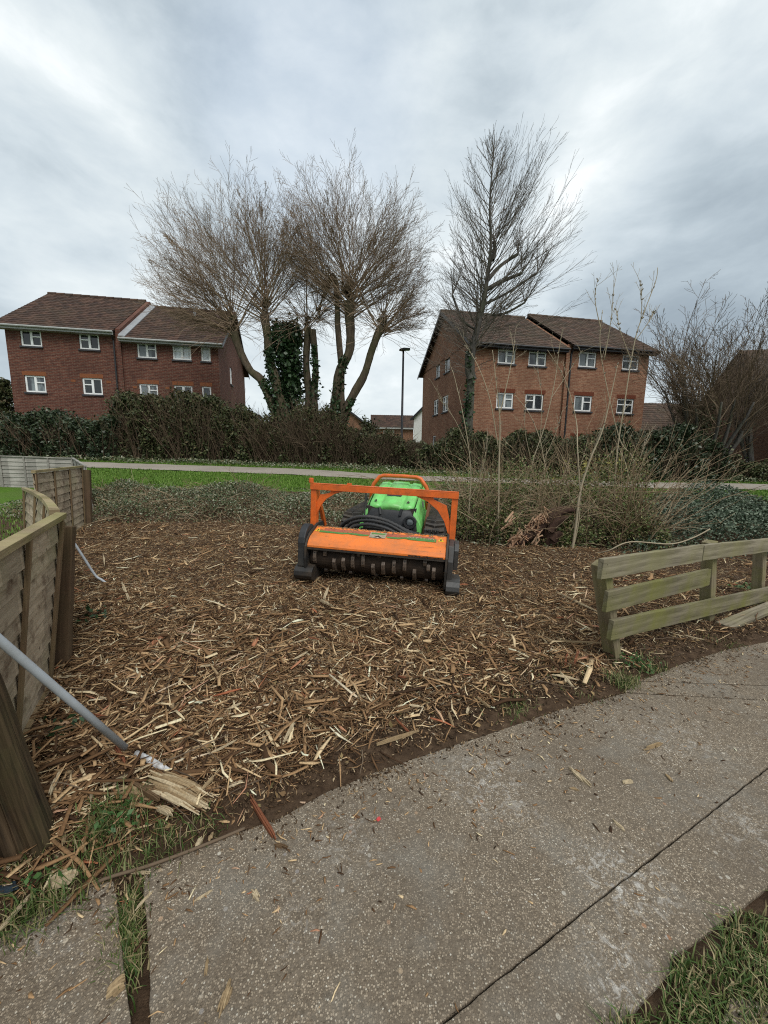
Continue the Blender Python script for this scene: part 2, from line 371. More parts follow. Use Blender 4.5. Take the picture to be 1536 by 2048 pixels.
for k, p in enumerate((sA, sC, sB, sD1, sD)):
    o = MB().prism(jag(p), 'z', -.09, .012).build('concrete_path', MCON, bevel=.004); tag(o, kind='structure')

st_ = [gp(1438, 2060), gp(1458, 2004), gp(1500, 2010), gp(1560, 2030), gp(1560, 2090)]
tag(MB().prism(jag([(p.x, p.y) for p in st_]), 'z', -.05, .018).build('sunken_stone', MCON, bevel=.006), 'corner of a sunken brown stone in the muddy grass at lower right', 'stone')

# far path across the green
fx = np.array([-60, -30, -20, -12, -8, -3.4, .5, 4, 9.5, 14.5, 20, 30, 60]); fy0 = np.array([20, 15.4, 14.7, 14.05, 13.95, 13.85, 13.3, 13.3, 13.4, 14.0, 14.7, 16, 21]); fy1 = fy0+np.array([1.6, 1.6, 1.6, 1.6, 1.75, 1.85, 1.35, 1.4, 1.5, 1.55, 1.6, 1.6, 1.6])
gx = np.arange(-40, 40, .25); pv, pf = [], []
for i, x in enumerate(gx):
    a_, b_ = np.interp(x, fx, fy0), np.interp(x, fx, fy1)
    a_ += .04*math.sin(x*3.1)+.03*math.sin(x*7.3); b_ += .04*math.sin(x*2.7+1)+.03*math.sin(x*6.1)
    for j in range(5):
        y = a_+(b_-a_)*j/4; pv.append((x, y, Hf(x, y)+.025+.012*(j in (1, 2, 3))))
    if i:
        for j in range(4): q = (i-1)*5+j; pf.append((q, q+5, q+6, q+1))
t = NT('tarmac_far_path', .9, .2); c = t.ramp(t.noise(30, 6, .7), [(.3, (.24, .21, .175)), (.7, (.36, .32, .27))]); t.col(t.mix(t.ramp(t.noise(.8, 5), [(.4, 0), (.7, .4)]), c, (.16, .14, .115))); t.bump(t.noise(60, 4), .4, .01)
tag(meshnp('footpath', np.array(pv), np.array(pf), t.m), kind='structure')

# ------------------------------------------------------------------ buildings
MUPVC = plain('white_upvc', (.78, .79, .78), .35, .4, var=.05, dirt=(.45, .44, .4), dfac=.3)
MSILL = plain('slate_sill', (.045, .045, .05), .7, .3)
MFASW = plain('white_fascia', (.34, .35, .34), .5, .3, dirt=(.25, .24, .2), dfac=.4)
MBLK = plain('black_fascia', (.018, .018, .02), .5, .4)
MLEAD = plain('lead_flashing', (.27, .28, .29), .6, .4, dirt=(.2, .2, .2))
def glass(name, c, c2):
    t = NT(name, .06, .6); t.col(t.mix(1.0, t.ramp(t.noise(2.6, 3, .5, t.map('Object', (1, 1, .3))), [(.45, c), (.56, c2)]), t.ramp(t.orn(), [(0, .5), (1, 1.5)]), 'MULTIPLY')); return t.m
GL = [glass('window_glass_dark', (.012, .014, .015), (.03, .035, .035)), glass('window_glass_grey', (.03, .035, .04), (.13, .15, .155)), glass('window_glass_net_reflection', (.30, .33, .34), (.48, .52, .54))]  # palest pane: net curtain plus bright sky reflection painted into its colour
def wallgrid(mb, O, U, Nn, u0, u1, z0, z1, holes, rev=.12):
    us = sorted({u0, u1, *[h[0] for h in holes], *[h[1] for h in holes]}); zs = sorted({z0, z1, *[h[2] for h in holes], *[h[3] for h in holes]})
    P = lambda u, z, d=0: O+U*u+Vector((0, 0, z))-Nn*d
    for i in range(len(us)-1):
        for j in range(len(zs)-1):
            um, zm = (us[i]+us[i+1])/2, (zs[j]+zs[j+1])/2
            if any(h[0] < um < h[1] and h[2] < zm < h[3] for h in holes): continue
            mb.add([P(us[i], zs[j]), P(us[i+1], zs[j]), P(us[i+1], zs[j+1]), P(us[i], zs[j+1])], [(0, 1, 2, 3)])
    for a, b, c, d in holes:
        for (p, q) in (((a, c), (b, c)), ((b, c), (b, d)), ((b, d), (a, d)), ((a, d), (a, c))):
            mb.add([P(*p), P(*q), P(*q, rev), P(*p, rev)], [(0, 1, 2, 3)])
def window(par, O, U, Nn, h, style, gm, label=None):
    a, b, c, d = h; m = Matrix((( U.x, -Nn.x, 0, O.x), (U.y, -Nn.y, 0, O.y), (0, 0, 1, O.z), (0, 0, 0, 1)))
    f = MB(); y0, y1, w = .05, .115, .082; mid = (a+b)/2
    for x in ((a, a+w), (b-w, b)): f.box(*x, y0, y1, c, d, m)
    for z in ((c, c+w), (d-w, d)): f.box(a+w, b-w, y0, y1, *z, m)
    if style is not None:
        f.box(mid-.055, mid+.055, y0-.008, y1-.004, c+w, d-w, m); zt = c+(d-c)*.6
        for sd_ in style:
            x0, x1 = (a+w, mid-.055) if sd_ == 0 else (mid+.055, b-w)
            f.box(x0, x1, y0-.005, y1-.008, zt-.03, zt+.03, m)
    fo = f.build('window', MUPVC, par, bevel=.006)
    if label: fo['label'] = label
    MB().add([m @ Vector(p) for p in ((a+.02, .092, c+.02), (b-.02, .092, c+.02), (b-.02, .092, d-.02), (a+.02, .092, d-.02))], [(0, 1, 2, 3)]).build('pane', gm, fo)
    MB().box(a-.05, b+.05, -.07, .06, c-.085, c-.003, m).build('sill', MSILL, fo)
def lintel(par, O, U, Nn, h, mt):
    a, b, c, d = h; m = Matrix(((U.x, -Nn.x, 0, O.x), (U.y, -Nn.y, 0, O.y), (0, 0, 1, O.z), (0, 0, 0, 1)))
    MB().box(a-.08, b+.08, -.006, .05, d+.004, d+.215, m).build('lintel', mt, par, uv=True)
def tiles(mb, x0, x1, yA, zA, yB, zB, course=.31, wt=.26, lift=.032):
    n = max(2, int(math.hypot(yB-yA, zB-zA)/course)); m = max(2, int((x1-x0)/wt)); dx = (x1-x0)/m
    for i in range(n):
        t0, t1 = i/n, (i+1)/n
        ya, za, yb, zb = yA+(yB-yA)*t0, zA+(zB-zA)*t0, yA+(yB-yA)*t1, zA+(zB-zA)*t1
        for j in range(m):
            l = lift+random.uniform(-.004, .006); xa = x0+j*dx; xb = xa+dx*.985; xm = xa+dx*.4
            mb.add([(xa, ya, za-.02), (xm, ya, za-.02), (xb, ya, za-.02), (xa, ya-.01, za+l), (xm, ya-.01, za+l+.022), (xb, ya-.01, za+l-.004), (xa, yb, zb+.003), (xm, yb, zb+.022), (xb, yb, zb+.001)],
                   [(0, 1, 4, 3), (1, 2, 5, 4), (3, 4, 7, 6), (4, 5, 8, 7)])
def tilemat(name, cols, moss, mf):
    t = NT(name, .85, .2); k = len(cols)
    c = t.ramp(t.rnd(), [(i/(k-1), c) for i, c in enumerate(cols)])
    c = t.mix(t.ramp(t.noise(.8, 6, .65), [(.38, 0), (.68, mf)]), c, moss); t.col(c); t.bump(t.noise(50, 3), .3, .006); return t.m
TH = R(11)
X_ = Vector((1, 0, 0)); Y_ = Vector((0, 1, 0)); Z_ = Vector((0, 0, 1))
def flats(name, label, loc, D, secs, wins, sidewins, mbrick, mlint, mroof, mfas, verge, groundz, rightwins=()):
    root = thing(name, label, 'building', loc, TH)
    w = MB(); xL, xR = secs[0][0], secs[-1][1]; yr = D/2
    for k, (x0, x1, ze, zr) in enumerate(secs):
        wallgrid(w, Vector((0, 0, 0)), X_, -Y_, x0, x1, groundz, ze, [h for h, *_ in wins if x0 <= h[0] < x1])
        w.add([(x0, D, groundz), (x1, D, groundz), (x1, D, ze), (x0, D, ze)], [(1, 0, 3, 2)])
    x0, x1, ze, zr = secs[0]
    wallgrid(w, Vector((xL, D, 0)), -Y_, -X_, 0, D, groundz, ze, [(D-h[1], D-h[0], h[2], h[3]) for h, *_ in sidewins])
    w.add([(xL, D, ze), (xL, 0, ze), (xL, yr, zr-.05)], [(0, 1, 2)])
    zeR, zrR = secs[-1][2], secs[-1][3]
    wallgrid(w, Vector((xR, 0, 0)), Y_, X_, 0, D, groundz, zeR, [h for h, *_ in rightwins])
    w.add([(xR, 0, zeR), (xR, D, zeR), (xR, yr, zrR-.05)], [(0, 1, 2)])
    if len(secs) > 1:                      # party wall rising through the step in the roof
        xm = secs[0][1]; za, zb = secs[0], secs[1]
        hi = max(za[2], zb[2]); hr = max(za[3], zb[3])-(0 if rightwins else .22); hi -= 0 if rightwins else .2
        w.prism([(-.12, groundz), (-.12, hi+.02), (yr, hr+.1), (D, hi+.02), (D, groundz)], 'x', xm-.11, xm+.11)
    w.build('wall', mbrick, root, uv=True)
    for h, st, gi in wins:
        window(root, Vector((0, 0, 0)), X_, -Y_, h, st, GL[gi])
        if h[3] < 6.0: lintel(root, Vector((0, 0, 0)), X_, -Y_, h, mlint)
    for h, st, gi in sidewins: window(root, Vector((xL, D, 0)), -Y_, -X_, (D-h[1], D-h[0], h[2], h[3]), st, GL[gi])
    for h, st, gi in rightwins: window(root, Vector((xR, 0, 0)), Y_, X_, h, st, GL[gi])
    for k, (x0, x1, ze, zr) in enumerate(secs):
        r = MB(); a = x0-(.32 if k == 0 else -.12); b = x1+(.32 if k == len(secs)-1 else -.12)
        oh = .38; sl_ = (zr-ze)/yr; zl = ze-sl_*oh+.10
        tiles(r, a, b, -oh, zl, yr, zr+.10)
        r.add([(a, D+oh, zl), (b, D+oh, zl), (b, yr, zr+.1), (a, yr, zr+.1)], [(0, 1, 2, 3)])
        r.add([(a, -oh, zl-.05), (b, -oh, zl-.05), (b, yr, zr+.03), (a, yr, zr+.03)], [(0, 1, 2, 3)])
        ro = r.build('roof', mroof, root)
        rt = MB()
        nrt = int((b-a)/.45)
        for q in range(nrt):
            xa = a+(b-a)*q/nrt; rt.tube([(xa, yr, zr+.09), (xa+(b-a)/nrt*.97, yr, zr+.10)], [.115, .125], 8)
        rt.build('ridge_tiles', mroof, ro)
        MB().box(a, b, -oh+.02, -oh+.045, zl-.19, zl-.02).build('fascia', mfas, root)
        g = MB(); g.tube([(a, -oh-.05, zl-.05), (b, -oh-.05, zl-.05)], .055, 8); g.build('gutter', mfas, root)
        MB().add([(a, -oh+.02, zl-.19), (b, -oh+.02, zl-.19), (b, .0, zl-.19), (a, .0, zl-.19)], [(0, 1, 2, 3)]).build('soffit', mfas, root)
        for x, do in ((a, k == 0), (b, k == len(secs)-1)):
            if do:
                bb = MB()
                for (ya, za, yb, zb) in ((-oh, zl, yr, zr+.1), (D+oh, zl, yr, zr+.1)): bb.bar((x, ya, za-.09), (x, yb, zb-.09), .035, .17)
                bb.build('bargeboard', verge, root)
    return root
MBR1 = brickmat('dark_red_brick', (.105, .036, .026), (.150, .056, .036), (.17, .12, .09), (.055, .026, .022))
MBR2 = brickmat('orange_brick', (.21, .097, .058), (.295, .15, .09), (.30, .21, .14), (.15, .06, .038))
MLI1 = plain('soldier_course_light', (.20, .075, .035), .9, .15, scale=14); MLI2 = plain('soldier_course_dark', (.13, .04, .022), .9, .15, scale=14)
MRF1 = tilemat('brown_roof_tiles', [(.04, .024, .02), (.066, .037, .028), (.095, .053, .038)], (.06, .055, .035), .35)
MRF2 = tilemat('weathered_roof_tiles', [(.05, .033, .027), (.08, .05, .038), (.115, .07, .052)], (.075, .068, .045), .55)
zs1, zs2 = (6.84, 7.66), (4.50, 5.36)
LW = [((.66, 1.62, *zs1), (1,), 0), ((3.36, 4.32, *zs1), (0,), 0), ((6.15, 7.12, 6.56, 7.36), (1,), 1), ((7.94, 8.90, 6.56, 7.36), (0,), 2), ((9.42, 9.92, 6.56, 7.36), None, 2),
      ((.62, 1.58, *zs2), (1,), 1), ((3.32, 4.28, *zs2), (0,), 0), ((6.11, 7.06, 4.36, 5.18), (1,), 1), ((7.90, 8.86, 4.36, 5.18), (0,), 1), ((9.36, 9.86, 4.36, 5.18), None, 1),
      ((.62, 1.58, 2.15, 3.0), (1,), 0), ((3.32, 4.28, 2.15, 3.0), (0,), 0)]
LBL = flats('apartment_building', 'dark red brick flats with a brown tiled roof stepping down behind the bare pollard willows', (-19.7, 21, 0), 9.2,
            [(0, 5.3, 7.92, 10.9), (5.3, 10.35, 7.62, 10.6)], LW, [], MBR1, MLI1, MRF1, MFASW, MBLK, .4, rightwins=[((3.2, 4.0, 5.9, 7.0), (1,), 1)])
f = MB(); sl_ = (10.6-7.62)/4.6
f.hexa([(5.42, -.38, 7.50), (5.74, -.38, 7.50), (5.74, 4.5, 7.50+sl_*4.88), (5.42, 4.5, 7.50+sl_*4.88), (5.42, -.38, 7.60), (5.74, -.38, 7.56), (5.74, 4.5, 7.56+sl_*4.88), (5.42, 4.5, 7.62+sl_*4.88)]).build('flashing', MLEAD, LBL)
dp = MB()
dp.tube([(5.06, -.3, 7.62), (5.06, -.09, 7.35), (5.06, -.09, .6)], .045, 8); dp.build('downpipe', MBLK, LBL)
v = MB().tube([(8.3, 3.6, 9.8), (8.3, 3.6, 10.5)], .09, 10).build('vent_pipe', MLEAD, LBL)
for x, z in ((2.9, 5.18), (4.62, 5.2), (5.9, 4.98), (7.55, 5.0)): MB().box(x-.11, x+.11, -.012, .02, z-.06, z+.06).build('vent_brick', MLI1, LBL)

RW = [((1.45, 2.47, 6.38, 7.12), (1,), 1), ((3.25, 4.32, 6.36, 7.12), (1,), 1), ((6.32, 7.42, 6.46, 7.28), (1,), 1), ((9.12, 10.22, 6.46, 7.28), (0, 1), 0),
      ((1.5, 2.5, 4.05, 4.88), (1,), 1), ((3.22, 4.32, 4.02, 4.88), (0,), 1), ((6.25, 7.38, 4.05, 4.92), (1,), 1), ((9.04, 10.16, 4.02, 4.86), (0, 1), 0),
      ((3.22, 4.32, 1.75, 2.6), (0,), 0), ((6.25, 7.38, 1.75, 2.6), (1,), 0)]
RS = [((5.25, 6.1, 6.6, 7.55), None, 1), ((3.4, 4.35, 6.6, 7.55), None, 1), ((5.35, 6.35, 4.2, 5.2), (0,), 1), ((3.5, 4.55, 4.2, 5.2), (0,), 1), ((5.6, 6.4, 1.85, 2.8), None, 1)]
RBL = flats('apartment_building', 'orange brick flats with a gable end, standing behind the tall upright bare tree', (4.55, 21.3, 0), 9.1,
            [(0, 5.55, 7.42, 10.30), (5.55, 10.85, 7.62, 10.5)], RW, RS, MBR2, MLI2, MRF2, MBLK, MBLK, .4)
dp = MB(); dp.tube([(5.75, -.32, 7.4), (5.75, -.09, 7.1), (5.72, -.09, .5)], .055, 8); dp.build('downpipe', MBLK, RBL)

def house(name, label, loc, rz, L_, D, ze, zr, mwall, mroof, wins=(), gableroof=True, verge=MFASW, ridge_x=True, group=None):
    root = thing(name, label, 'house', loc, rz, group); w = MB()
    wallgrid(w, Vector((0, 0, 0)), X_, -Y_, 0, L_, 0, ze, [h for h, *_ in wins])
    w.add([(0, 0, 0), (0, D, 0), (0, D, ze), (0, 0, ze)], [(1, 0, 3, 2)]); w.add([(L_, 0, 0), (L_, D, 0), (L_, D, ze), (L_, 0, ze)], [(0, 1, 2, 3)])
    w.add([(0, D, 0), (L_, D, 0), (L_, D, ze), (0, D, ze)], [(1, 0, 3, 2)])
    r = MB()
    if ridge_x:
        for x in (0, L_): w.add([(x, 0, ze), (x, D, ze), (x, D/2, zr)], [(0, 1, 2)])
        sl2 = (zr-ze)/(D/2); oh = .3
        tiles(r, -.25, L_+.25, -oh, ze-sl2*oh+.06, D/2, zr+.08); r.add([(-.25, D+oh, ze-sl2*oh+.06), (L_+.25, D+oh, ze-sl2*oh+.06), (L_+.25, D/2, zr+.08), (-.25, D/2, zr+.08)], [(0, 1, 2, 3)])
        MB().box(-.25, L_+.25, -oh-.03, -oh, ze-sl2*oh-.14, ze-sl2*oh+.03).build('fascia', verge, root)
    else:
        for y in (0, D): w.add([(0, y, ze), (L_, y, ze), (L_/2, y, zr)], [(0, 1, 2)])
        oh = .3; s2 = (zr-ze)/(L_/2)
        for sgn in (0, 1):
            x0 = -oh if sgn == 0 else L_+oh
            n = 14
            for i in range(n):
                xa, xb = x0+(L_/2-x0)*i/n, x0+(L_/2-x0)*(i+1)/n; za, zb = ze-s2*oh+.06+(zr+.08-(ze-s2*oh+.06))*i/n, ze-s2*oh+.06+(zr+.08-(ze-s2*oh+.06))*(i+1)/n
                for j in range(int(D/.5)):
                    ya = -.25+j*.5; l = random.uniform(.02, .035)
                    r.add([(xa, ya, za-.02), (xa, ya+.49, za-.02), (xa, ya+.49, za+l), (xa, ya, za+l), (xb, ya+.49, zb), (xb, ya, zb)], [(0, 1, 2, 3), (3, 2, 4, 5)])
        bb = MB()
        for x in (-oh, L_+oh): bb.bar((x, -.26, ze-s2*oh-.04), (L_/2, -.26, zr), .04, .2)
        bb.build('bargeboard', verge, root)
    w.build('wall', mwall, root, uv=True); r.build('roof', mroof, root)
    for h, st, gi in wins: window(root, Vector((0, 0, 0)), X_, -Y_, h, st, GL[gi])
    return root
MBR3 = brickmat('brown_brick', (.14, .075, .045), (.18, .10, .06), (.17, .13, .10), (.08, .045, .03))
MREND = plain('white_render', (.72, .70, .68), .8, .2, var=.06, scale=3)
MRF3 = tilemat('grey_roof_tiles', [(.05, .045, .042), (.075, .066, .06), (.1, .09, .08)], (.06, .055, .05), .4)
zb = 1.2
house('terraced_house', 'small far red brick house with a white window, left of the street lamp', (-1.5, 47, zb), R(2), 4.9, 6, 3.55, 5.1, MBR2, MRF1, [((1.3, 2.6, 1.9, 3.1), (0,), 1)])
house('terraced_house', 'white rendered house with dark gable roof, just left of the orange brick flats', (3.05, 42, zb), R(-28), 5.0, 7, 4.2, 6.4, MREND, MRF3, [((1.6, 2.3, 1.6, 3.3), None, 0)], verge=MBLK, ridge_x=False)
house('brick_house', 'low red brick house seen between the willow trunks and the far terrace', (-8.6, 46, zb), R(2), 6.6, 7, 3.6, 6.0, MBR2, MRF1, [((4.2, 5.1, 1.4, 2.6), (0,), 0)], ridge_x=False, verge=MBLK)
house('brick_house', 'brown brick house with brown tiled roof at the right edge of the photo', (21.0, 21.0, .4), R(-14), 8.5, 8, 4.9, 7.6, MBR3, MRF2, [((1.9, 2.9, 3.0, 3.9), (0,), 1)])
house('bungalow', 'low roofed building with white fascia half hidden by the right hand hedge', (16.6, 27.5, 0.6), R(5), 7, 6, 2.9, 5.0, MBR2, MRF2, [((1.4, 2.6, 1.3, 2.3), (0,), 1)])
p = thing('porch', 'tiled lean-to porch against the brown brick house', 'porch', (21.2, 19.2, .4), R(-14))
r = MB(); tiles(r, -.2, 4.4, -.2, 2.55, 1.5, 3.35, .28); r.build('roof', MRF1, p); MB().box(-.22, 4.42, -.26, -.2, 2.38, 2.54).build('fascia', MFASW, p)
w = MB()
w.box(0, .3, 0, 1.4, 0, 2.5); w.box(1.4, 4.2, .05, 1.4, 0, 2.5); w.build('wall', MBR3, p, uv=True)

# ------------------------------------------------------------------ the tracked mulcher
MORG = plain('orange_paint', (.66, .125, .018), .42, .45, var=.10, scale=8, bump=.1, dirt=(.22, .07, .02), dfac=.5, dscale=9)
def wornpaint(name, c, c2, dark):
    t = NT(name, .45, .4); k = t.mix(t.noise(3, 4), c, c2); k = t.mix(t.ramp(t.noise(1.0, 6, .7, t.map('Object', (3, 26, 26)), .6), [(.60, 0), (.72, .75)]), k, dark)
    k = t.mix(t.ramp(t.noise(30, 5, .7), [(.62, 0), (.70, .8)]), k, dark); k = t.mix(t.ramp(t.noise(5, 5, .65), [(.42, 0), (.72, .65)]), k, (.36, .15, .06)); t.col(k); t.bump(t.noise(60, 3), .12, .004); return t.m
MORG2 = wornpaint('orange_paint_scuffed', (.82, .20, .03), (.74, .19, .035), (.12, .045, .02))
MGRN = plain('lime_green_panels', (.17, .58, .14), .38, .45, var=.06, scale=4, bump=.03, dirt=(.16, .26, .09), dfac=.55, dscale=7)
MBLP = plain('black_plastic', (.022, .024, .027), .55, .4, var=.2, dirt=(.06, .055, .045), dfac=.5)
MBST = plain('black_steel', (.02, .019, .018), .6, .4, var=.3, dirt=(.075, .05, .03), dfac=.7, dscale=5)
MGST = plain('grey_worn_steel', (.075, .074, .072), .5, .5, .4, var=.25, dirt=(.05, .035, .025), dfac=.7, dscale=6)
MDRM = plain('muddy_drum', (.035, .023, .015), .8, .25, var=.4, scale=9, dirt=(.016, .012, .01), dfac=.7, dscale=8)
MTTH = plain('worn_tool_steel', (.135, .10, .075), .45, .5, .3, var=.4, scale=20, dirt=(.04, .028, .02), dfac=.7, dscale=12)
MRUB = plain('track_rubber', (.04, .037, .034), .7, .3, var=.3, dirt=(.11, .085, .06), dfac=.6, dscale=7)
MHOS = plain('hydraulic_hose', (.035, .035, .036), .5, .4, var=.2, dirt=(.07, .06, .05), dfac=.5, dscale=9)
MRST = plain('rusty_bar', (.15, .065, .035), .8, .2, var=.3, dirt=(.05, .03, .02))
MCHD = plain('chip_debris', (.26, .17, .09), .9, .1, var=.5, scale=30)
mul = thing('tracked_mulcher', 'remote controlled orange and green forestry mulcher with tracks parked on wood chips', 'mulcher', (-.115, 4.13, -.005), R(-10.5))
mul.rotation_euler = (0, R(1.9), R(-10.5))
# cutting head
hood_prof = [(.31, .612), (.075, .54), (.05, .527), (.008, .492), (.0, .482), (-.02, .452), (-.02, .43)]
inner = [(y+.014, z-.012) for y, z in hood_prof[::-1]]
mb = MB().prism(hood_prof+inner, 'x', -.775, .775); mb.build('deflector_hood', MORG2, mul, bevel=.004)
lip = MB().box(-.775, .775, -.016, .03, .402, .43); lip.build('hood_lip', MBST, mul)
side = [(-.02, .10), (-.05, .30), (-.04, .44), (.0, .51), (.08, .57), (.32, .645), (.52, .64), (.60, .5), (.60, .16), (.5, .07), (.12, .06)]
for x0, x1 in ((-.80, -.776), (.776, .80)): MB().prism(side, 'x', x0, x1).build('side_plate', MBST, mul, bevel=.004)
MB().prism([(.31, .60), (.55, .54), (.58, .12), (.54, .12), (.51, .50), (.31, .565)], 'x', -.775, .775).build('back_plate', MBST, mul)
# belt guard on the left, motor guard on the right
gp_ = [(.16+.19*math.cos(a), .46+.20*math.sin(a)) for a in np.linspace(math.pi*1.08, -.05, 12)]+[(.38, .2), (.30, .12), (.05, .12), (-.03, .2)]
MB().prism(gp_, 'x', -.885, -.802).build('belt_guard', MBLP, mul, bevel=.012)
MB().prism([(.02, .12), (.0, .40), (.06, .56), (.42, .60), (.46, .12)], 'x', .802, .86).build('motor_guard', MGST, mul, bevel=.006)
MB().prism([(.06, .30), (.04, .52), (.12, .58), (.30, .58), (.32, .30)], 'x', .862, .91).build('guard_bracket', MGST, mul, bevel=.006)
for xa, xb, m_ in ((-.915, -.70, MBST), (.80, .945, MGST)):
    MB().prism([(-.045, .06), (-.068, .10), (-.06, .15), (-.02, .19), (.05, .21), (.14, .205), (.5, .12), (.5, .02), (.05, .015), (0, .03)], 'x', xa, xb).build('skid_shoe', m_, mul, bevel=.006)
# rotor
ro = MB().lathe([(-.765, .145), (-.76, .16), (.76, .16), (.765, .145)], 'x', 28, (0, .21, .29)).build('rotor', MDRM, mul, smooth=False)
def tooth(x, a0, span=1.0, r0=.155, r1=.197, w=.040):
    t = MB(); n = 5; V_ = []
    for i in range(n+1):
        a = a0-span/2+span*i/n; taper = .6 if i in (0, n) else 1
        for r in (r0, r0+(r1-r0)*taper):
            for xx in (x-w/2, x+w/2): V_.append((xx, .21-r*math.cos(a), .29+r*math.sin(a)))
    F_ = []
    for i in range(n):
        b = i*4; F_ += [(b+2, b+3, b+7, b+6), (b, b+2, b+6, b+4), (b+1, b+5, b+7, b+3)]
    F_ += [(0, 1, 3, 2), (n*4, n*4+2, n*4+3, n*4+1)]
    to = t.add(V_, F_).build('tooth', MTTH, ro, bevel=.004)
    h = MB()
    for da in (-.2, .2):
        a = a0+da; c = Vector((x, .21-(r1+.0015)*math.cos(a), .29+(r1+.0015)*math.sin(a))); u = Vector((1, 0, 0)); w_ = Vector((0, math.sin(a), math.cos(a)))
        k = len(h.v); h.add([c+u*.008*math.cos(q)+w_*.008*math.sin(q) for q in np.linspace(0, 2*math.pi, 9)[:-1]], [tuple(range(8))])
    h.build('bolt_hole', MBST, to)
xs_t = [-.70, -.58, -.47, -.36, -.25, -.13, -.015, .10, .22, .34, .45, .56, .66]
an_t = [.15, .70, -.40, -.28, .0, .22, -.5, -.30, -.12, .12, -.6, .66, -.35]
for x, a in zip(xs_t, an_t): tooth(x, a)
for x, a in zip([-.64, -.41, -.19, .05, .28, .5, .6], [1.25, 1.1, .62, .66, .95, 1.2, .1]): tooth(x, a, .5)
for x in (-.6, -.3, 0, .3, .58): tooth(x, -1.4, .55)
# guard frame pushed in front of the falling stems
fr = MB()
for s in (-1, 1):
    fr.box(s*.83-.034, s*.83+.034, .30, .335, .54, 1.115); fr.box(s*.83-(.034 if s > 0 else -.022), s*.83+(-.022 if s > 0 else .034), .337, .40, .54, 1.113)
    fr.bar((s*.83-.0*s, .74, .53), (s*.83, .41, 1.04), .036, .06, (0, 1, 0))
fr.box(-.868, .868, .285, .345, 1.118, 1.128); fr.box(-.868, .868, .285, .297, 1.05, 1.117); fr.box(-.868, .868, .336, .345, 1.055, 1.116)
fr.build('guard_frame', MORG, mul, bevel=.003)
def gusset(s, w, h, name='gusset'):
    o_ = []; i_ = []
    for q in np.linspace(0, 1, 9):
        a = q*math.pi/2
        i_.append((s*(.80-w*math.cos(a)*0-w+w*math.sin(a)*1.0), 1.05-h+h*math.cos(a)))
    # outer edge straight, inner edge curved
    P_ = [(s*.80, 1.045-h*1.25), (s*.80, 1.045-h*1.25+.16), (s*(.80-w*.16), 1.045-h*.22), (s*(.80-w*.55), 1.04-.02), (s*(.80-w*.6), 1.05), (s*(.80-w*1.15), 1.05), (s*(.80-w*.75), 1.05-h*.16), (s*(.80-w*.42), 1.05-h*.42), (s*(.80-w*.2), 1.05-h*.75), (s*(.80-w*.07), 1.05-h*1.1)]
    MB().prism(P_, 'y', .315, .330).build(name, MORG, mul, bevel=.003)
gusset(-1, .30, .25); gusset(1, .36, .36)
MB().lathe([(-.03, .02), (-.025, .028), (.025, .028), (.03, .02)], 'z', 12, (-.865, .31, 1.155)).build('frame_stop', MORG, mul)
MB().box(-.42, -.37, .30, .33, 1.129, 1.15).build('frame_lug', MORG, mul)
# sticker band on the hood
n_ = Vector((0, -.072, .235)).normalized()
def on_hood(x, s, d): return Vector((x, .075+.235*s, .54+.072*s))+n_*d
def decal(name, poly, m, d=.003, par=mul): return MB().add([on_hood(x, s, d) for x, s in poly], [tuple(range(len(poly)))]).build(name, m, par)
MDR = plain('sticker_red_brown', (.33, .085, .05), .5, .3, var=.3, scale=25, dirt=(.45, .14, .05), dfac=.6, dscale=14)
MDG = plain('sticker_green', (.08, .22, .05), .5, .3, var=.2, scale=12, dirt=(.05, .07, .02), dfac=.4)
MDY = plain('sticker_yellow', (.65, .42, .03), .5, .3); MDK = plain('sticker_dark', (.03, .02, .015), .5, .3); MDW = plain('sticker_grey', (.32, .28, .2), .5, .3, var=.3, scale=30)
decal('sticker', [(-.66, .48), (.64, .48), (.64, .80), (-.66, .80)], MDR)
decal('sticker_stripe', [(-.70, .38), (-.42, .36), (-.36, .42), (-.2, .34), (-.12, .38), (-.10, .52), (-.18, .50), (-.30, .56), (-.45, .50), (-.70, .56)], MDG, .0045)
decal('sticker_stripe', [(.10, .36), (.24, .34), (.30, .44), (.38, .36), (.66, .34), (.66, .62), (.36, .62), (.30, .56), (.22, .50), (.10, .48)], MDG, .0045)
decal('badge', [(-.10, .30), (-.02, .24), (.09, .30), (.09, .78), (-.10, .78)], MDW, .006)
decal('badge_stripe', [(-.085, .60), (.075, .60), (.075, .72), (-.085, .72)], MDG, .0075)
decal('badge_chevron', [(-.05, .30), (0.0, .50), (.05, .30), (.02, .30), (0, .38), (-.02, .30)], MDK, .0075)
for sx in (-.73, .71): decal('warning_sticker', [(sx-.035, .45), (sx+.035, .45), (sx, .80)], MDY, .003); decal('warning_mark', [(sx-.008, .5), (sx+.008, .5), (sx+.006, .66), (sx-.006, .66)], MDK, .0045)
cu = bpy.data.curves.new('lettering', 'FONT'); cu.body = 'AFM130'; cu.size = .075; cu.align_x = 'CENTER'; cu.align_y = 'CENTER'; cu.extrude = .0008; cu.materials.append(MDW)
tmp_ = bpy.data.objects.new('lettering_curve', cu); COL.objects.link(tmp_); bpy.context.view_layer.update()
me_ = bpy.data.meshes.new_from_object(tmp_.evaluated_get(bpy.context.evaluated_depsgraph_get())); bpy.data.objects.remove(tmp_); bpy.data.curves.remove(cu)
te = bpy.data.objects.new('lettering', me_); COL.objects.link(te); te.parent = mul
te.matrix_local = Matrix.Translation(on_hood(.48, .56, .007)) @ Matrix.Rotation(math.atan2(.072, .235), 4, 'X') @ Matrix.Diagonal((1.2, .75, 1, 1))
